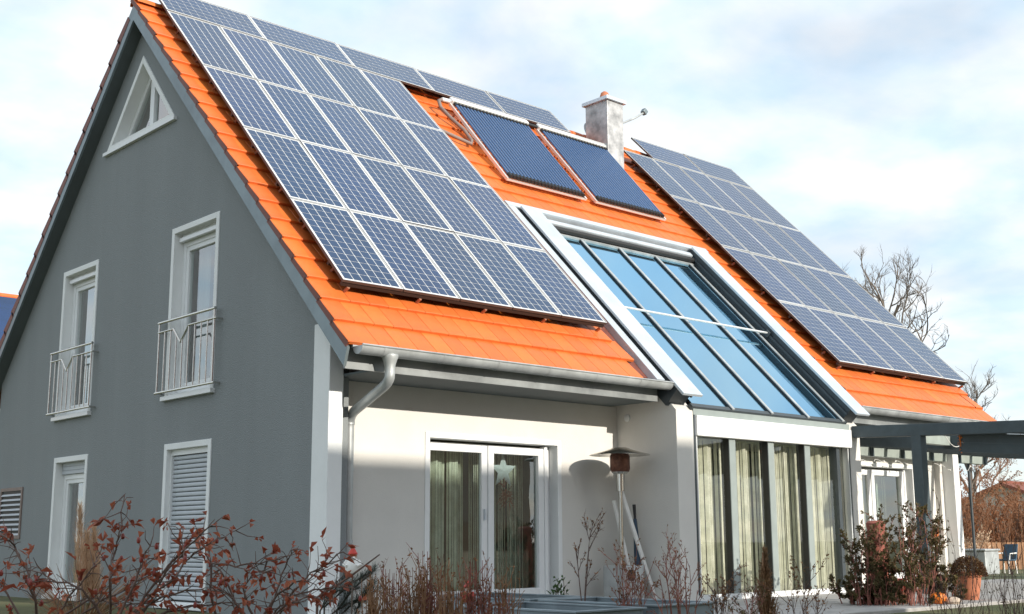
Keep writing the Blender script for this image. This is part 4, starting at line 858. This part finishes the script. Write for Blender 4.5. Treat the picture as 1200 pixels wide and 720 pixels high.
# pampas grass
pa_ = thing('pampas_grass', 'tan pampas grass plumes in front of the side door', 'grass', tuple(Vector((*at(100, 632, 9.0).xy, -0.04)))); q = random.Random(31); c = at(100, 632, 9.0)
sm, lv = MB(), MB()
for i, (x, y, y2) in enumerate(((94, 598, 690), (102, 628, 700), (110, 622, 700), (98, 645, 705), (106, 640, 705), (113, 650, 708))):
    a, b = at(x, y, 9.0+0.06*i), at(x+q.uniform(-3, 3), y2, 9.0+0.06*i); sm.tube([(c.x+q.uniform(-.05, .05), c.y+q.uniform(-.05, .05), -0.05), b, a], [0.006, 0.005, 0.002], 5, False)
    for k in range(620):
        tt = q.random(); p = b.lerp(a, tt); w = 0.05*math.sin(math.pi*min(1, tt*0.85+0.14))
        d = Vector((q.uniform(-1, 1), q.uniform(-1, 1), 1.6)); lv.leaf(p+Vector((q.uniform(-w, w), q.uniform(-w, w), 0))*0.5, d, Vector((0, 0, 1)), q.uniform(0.04, 0.11), 0.005)
for k in range(160):
    a = q.random()*6.28; l = q.uniform(0.4, 0.8); d = Vector((math.cos(a)*0.5, math.sin(a)*0.5, 1)).normalized(); b = Vector((c.x, c.y, -0.05)); sm.tube([b, b+d*l*0.6, b+d*l+Vector((math.cos(a), math.sin(a), -0.3))*0.15], [0.004, 0.003, 0.001], 3, False)
sm.build('stalks', 'brown_stem', pa_, fixn=False); lv.build('plumes', 'plume', pa_, kind='stuff', fixn=False)
# pine branches laid by the corner
pn = thing('pine_branches', 'dark cut pine branches lying by the downpipe', 'branches', (*at(410, 632, 8.8).xy, gz(*at(410, 632, 8.8).xy))); q = random.Random(9); sm, lv = MB(), MB()
for (x0, y0, x1, y1) in ((380, 712, 440, 668), (395, 715, 436, 672), (372, 705, 420, 690), (400, 720, 445, 690), (385, 722, 430, 704), (375, 716, 412, 672), (415, 722, 438, 684)):
    a, b = at(x0, y0, 8.8), at(x1, y1, 8.8+q.uniform(-.2, .2)); mid = a.lerp(b, 0.5)+Vector((0, 0, 0.03)); sm.tube([a+Vector((0, 0, -0.5)), a, mid, b], [0.008, 0.007, 0.006, 0.003], 5, False)
    for k in range(420):
        tt = q.random(); p = a.lerp(b, tt)+Vector((0, 0, 0.06*math.sin(math.pi*tt)*0.5)); d = wig(q, (b-a).normalized(), 0.9); lv.leaf(p, d, Vector((0, 0, 1)), q.uniform(0.05, 0.09), 0.0035)
sm.build('wood', 'bark', pn, fixn=False); lv.build('needles', 'pine_needle', pn, kind='stuff', fixn=False)
stk = MB().tube([(*at(372, 700, 7.5).xy, gz(*at(372, 700, 7.5).xy)), at(372, 700, 7.5), at(410, 676, 7.5), at(445, 650, 7.5)], [0.010, 0.009, 0.007, 0.004], 7); tag(stk.build('bare_stick', 'rose_stem', smooth=True), 'bare dark stick slanting over the pine branches', 'stick')
# brown perennials
for i, (x, yt, w, n) in enumerate(((437, 672, 34, 16), (462, 662, 30, 18), (490, 655, 34, 20), (505, 640, 30, 14), (530, 658, 34, 20), (560, 650, 38, 20), (592, 668, 30, 14), (520, 690, 60, 26), (450, 692, 50, 22), (580, 692, 40, 16))):
    shrub('perennial', 'bare brown perennial with upright reddish stems before the planters', x, yt, 8.4+0.18*(i % 4), w, int(n*1.8), 'red_stem' if i % 2 else 'brown_stem', 'brown_leaf', 0.028, 2, 100+i, 1, 0.0056, 0.045, kids=(1, 4), group='brown perennials in the bed', ratio=0.20, cat='perennial', basew=0.7)
shrub('bare_shrub', 'bare shrub with ascending budded twigs in front of the door frame', 683, 620, 11.6, 44, 3, 'rose_stem', 'brown_leaf', 0.03, 2, 201, 2, 0.008, 0.08, kids=(4, 6), ratio=0.36, side=(0.35, 0.6), basew=0.1, zb=0.12)
shrub('bare_shrub', 'low reddish twiggy shrub at the foot of the heater', 738, 640, 10.6, 46, 16, 'red_stem', 'brown_leaf', 0.028, 3, 202, 2, 0.006, 0.14, kids=(2, 4), ratio=0.35)
shrub('bare_shrub', 'red brown twig shrub before the bay column', 792, 643, 9.8, 62, 11, 'red_stem', 'brown_leaf', 0.026, 2, 203, 2, 0.007, 0.16, kids=(3, 4), ratio=0.36)
shrub('leafy_plant', 'small green leaved plant beside the door jamb', 657, 676, 12.6, 24, 7, 'rose_stem', 'green_leaf', 0.05, 5, 204, 1, 0.005, 0.15, kids=(2, 3), ratio=0.4, cat='plant', zb=0.0)
shrub('bare_shrub', 'sparse twiggy shrub before the first bay pane', 842, 668, 9.6, 44, 9, 'rose_stem', 'brown_leaf', 0.026, 3, 205, 2, 0.005, 0.16, kids=(2, 4), ratio=0.36)
shrub('bare_shrub', 'sparse twiggy shrub between conifer and olive bushes', 940, 672, 9.4, 66, 9, 'rose_stem', 'brown_leaf', 0.026, 3, 206, 2, 0.005, 0.18, kids=(2, 4), ratio=0.36)
shrub('bare_shrub', 'low reddish twig shrub beside the brown conifer', 868, 690, 9.2, 60, 14, 'red_stem', 'olive_leaf', 0.024, 3, 207, 2, 0.004, 0.18, kids=(2, 4), ratio=0.32)
# brown dwarf conifer
cf = thing('dwarf_conifer', 'narrow rusty brown conifer in front of the bay', 'conifer', (*at(893, 632, 10.0).xy, gz(*at(893, 632, 10.0).xy))); q = random.Random(77); c = at(893, 632, 10.0); zb = gz(c.x, c.y); zt = at(897, 640, 10.0).z; sm, lv = MB(), MB()
sm.tube([(c.x, c.y, zb), (c.x, c.y, zt-0.05)], [0.03, 0.006], 8)
for k in range(520):
    h = q.random()**1.15; z = zb+0.1+h*(zt-zb-0.2); a = q.random()*6.28; l = (0.085+0.03*(1-h))*q.uniform(0.6, 1.35); o_ = Vector((math.cos(a), math.sin(a), 0)); b = Vector((c.x+0.10*h*0.3, c.y, z))+o_*(q.uniform(0.0, 0.075)*(1-h)**1.2)
    lean = q.uniform(0.15, 0.55); e = b+o_*(l*lean*(1-0.75*h))+Vector((0, 0, l)); e2 = e+o_*(l*0.35*(1-0.6*h))+Vector((0, 0, -l*q.uniform(0.0, 0.25))); sm.tube([b, e, e2], [0.0030, 0.0022, 0.0008], 3, False)
    for j in range(7): lv.leaf(b.lerp(e, q.uniform(0.2, 1.0)), wig(q, (e-b).normalized(), 0.6), wig(q, Vector((0, 0, 1)), 0.8), q.uniform(0.02, 0.05), 0.006)
sm.build('trunk', 'brown_stem', cf, fixn=False); lv.build('foliage', 'cypress', cf, kind='stuff', fixn=False)
# olive green bushes by the pergola post
for i, (x, yt, w, lab) in enumerate(((1012, 622, 46, 'olive leaved bush before the bay column'), (1044, 608, 62, 'olive leaved bush in front of the clay column and door'), (1082, 600, 54, 'tallest olive leaved bush before the pergola post'), (1060, 655, 90, 'low dense olive bush below the pergola post'), (1000, 678, 60, 'low olive bush with reddish twigs at the bay corner'), (1098, 668, 60, 'low olive bush between the pergola post and the pumpkin'), (1030, 672, 70, 'low spreading olive bush around the clay column foot'))):
    shrub('leafy_bush', lab, x, yt, 14.3+0.25*(i % 3), w, 18 + (8 if i == 3 else 0), 'red_stem', 'olive_leaf', 0.044, 8, 300+i, 2, 0.008, 0.10, kids=(3, 5), ratio=0.26, cat='bush', basew=0.5)
for i, (x, yt, w, lab) in enumerate(((1108, 634, 44, 'thin bare purple twigs fanning before the cream wall'), (1168, 660, 70, 'wispy bare twigs in front of the lawn beside the big pot'), (1196, 640, 50, 'bare purple brown twigs at the lawn edge past the chair'))):
    shrub('bare_shrub', lab, x, yt, 8.6+0.2*i, w, 13, 'rose_stem', 'olive_leaf', 0.02, 1, 330+i, 2, 0.004, 0.12, kids=(2, 4), ratio=0.36, side=(0.25, 0.5))
# ------------------------------------------------------------------ trees and garden beyond
def tree(name, label, px, ytop, depth, rad, seed, lev=5, twm='grey_twig', leaf=None, leafm=None, leafn=2, trunk_h=0.32, group=None, nl=6, kids=(3, 4)):
    q = random.Random(seed); c = at(px, 632, depth); zb = gz(c.x, c.y); H = at(px, ytop, depth).z-zb; t = thing(name, label, 'tree', (c.x, c.y, zb), group); tr, cr, lv = MB(), MB(), MB(); r0 = H*0.018
    b = Vector((c.x, c.y, zb-0.05)); th = H*trunk_h; pts = [b, b+Vector((0.04, 0.02, th*0.5)), b+Vector((0, 0.05, th)), b+Vector((0.06, 0, H*0.62))]; tr.tube(pts, [r0*1.3, r0, r0*0.85, r0*0.4], 9); tr.build('trunk', 'bark', t, smooth=True, fixn=False)
    for i in range(nl):
        a = i*2.4+q.uniform(-.3, .3); hh = th*0.85+(H*0.6-th*0.85)*i/(nl-1); p = b+Vector((0.02, 0.03, hh)); e = Vector((math.cos(a)*rad*0.62, math.sin(a)*rad*0.62, H*q.uniform(0.20, 0.34))); twig(cr, lv, q, p, e, e.length*q.uniform(0.85, 1.05), r0*0.55, lev-1, 0.22, 0.08, kids, leaf, leafn, (0.35, 0.85), 3, 0.62)
    crown = cr.build('crown', twm, t, fixn=False)
    if leafm: lv.build('foliage', leafm, t, kind='stuff', fixn=False)
    return t
tree('bare_tree', 'large leafless tree rising behind the far solar array', 1022, 292, 40, 3.0, 41, 6, group=None, nl=8)
tree('bare_tree', 'small leafless tree behind the far end of the roof', 1143, 436, 44, 1.3, 43, 5, nl=6)
tree('autumn_tree', 'rusty brown autumn tree behind the pergola beam end', 1140, 535, 36, 1.9, 44, 5, 'autumn_twig', 0.07, 'autumn_leaf', 2, 0.2, None, 7, (3, 4))
tree('autumn_tree', 'paler brown autumn tree beside the dark roofed far house', 1192, 552, 40, 1.7, 45, 5, 'autumn_twig', 0.07, 'autumn_leaf', 2, 0.2, None, 7, (3, 4))
for i, (x, yt, w) in enumerate(((1130, 590, 60), (1158, 584, 60), (1188, 588, 66), (1215, 590, 60))):
    shrub('hedge_shrub', 'dense rust brown hedge shrub at the garden boundary', x, yt, 33+0.5*i, w, 90, 'autumn_twig', 'autumn_leaf', 0.08, 2, 400+i, 2, 0.012, 0.10, kids=(2, 4), ratio=0.30, group='rust brown hedge shrubs', basew=0.8)
fe = thing('fence', 'low reddish wooden board fence before the rust brown hedge', 'fence', (*at(1160, 632, 31).xy, -0.04)); a, b = at(1100, 632, 31), at(1260, 632, 31)
for k in range(2): MB().bar(Vector((a.x, a.y, 0.12+0.40*k)), Vector((b.x, b.y, 0.12+0.40*k)), 0.05, 0.08).build('rail', 'fence_wood', fe)
bm0 = MB().box(-0.05, 0.05, -0.012, 0.012, 0, 0.68).mesh('board', 'fence_wood'); dirv = (b-a).normalized(); nb = int((b-a).length/0.125)
for k in range(nb):
    p = a+dirv*(k*0.125); o = link('board', bm0, fe); o.matrix_basis = Matrix.Translation((p.x, p.y, -0.05)) @ Matrix.Rotation(math.atan2(dirv.y, dirv.x), 4, 'Z') @ Matrix.Translation((0, -0.05, 0))
# garden chair
def garden_chair(c, rz, label):
    t = thing('garden_chair', label, 'chair', tuple(c)); Mx = Matrix.Translation(c) @ Matrix.Rotation(rz, 4, 'Z')
    T = lambda a, b, d: Mx @ (Vector((a, b, d))*0.66)
    bevel(MB().box(-0.24, 0.24, -0.22, 0.24, 0.42, 0.48, T).build('seat', 'chair_blue', t), 0.01)
    MB().box(-0.24, 0.24, 0.20, 0.26, 0.45, 0.98, lambda a, b, d: T(a, b+(d-0.45)*0.3, d)).build('backrest', 'chair_blue', t)
    for i in (-1, 1):
        for j in (-1, 1): MB().tube([T(i*0.21, j*0.20, 0.43), T(i*0.23, j*0.24, 0.0)], 0.016, 6).build('leg', 'white_paint', t)
        MB().tube([T(i*0.25, 0.24, 0.68), T(i*0.26, -0.16, 0.66), T(i*0.24, -0.2, 0.45)], 0.016, 6).build('armrest', 'white_paint', t)
ccp = at(1177, 632, 27.5); garden_chair(Vector((ccp.x, ccp.y, gz(ccp.x, ccp.y))), R(-95), 'dark blue garden chair on the lawn before the fence')
sb = at(1146, 632, 27); bxx = thing('storage_box', 'pale grey storage box behind the big flowerpot', 'box', (sb.x, sb.y, -0.04))
bevel(MB().box(sb.x-0.32, sb.x+0.32, sb.y-0.3, sb.y+0.3, -0.04, 0.46).build('box', 'zinc', bxx), 0.02); bevel(MB().box(sb.x-0.35, sb.x+0.35, sb.y-0.33, sb.y+0.33, 0.46, 0.51).build('lid', 'zinc', bxx), 0.02)
shrub('hydrangea', 'dried peach coloured hydrangea above the storage box', 1147, 622, 28.4, 40, 26, 'brown_stem', 'plume', 0.09, 5, 450, 1, 0.008, 0.1, kids=(2, 4), ratio=0.25, cat='shrub', basew=0.6)
simple_house('far_house', 'distant house with dark red roof beyond the garden', *(lambda p: (p.x-6, p.x+6, p.y-4, p.y+4))(at(1235, 632, 75)), -0.05, 2.4, 3.9, 'nb_cream', 'nb_roof', 'x', [('S', at(1235, 632, 75).x-2, at(1235, 632, 75).x-0.8, 0.9, 1.9)])
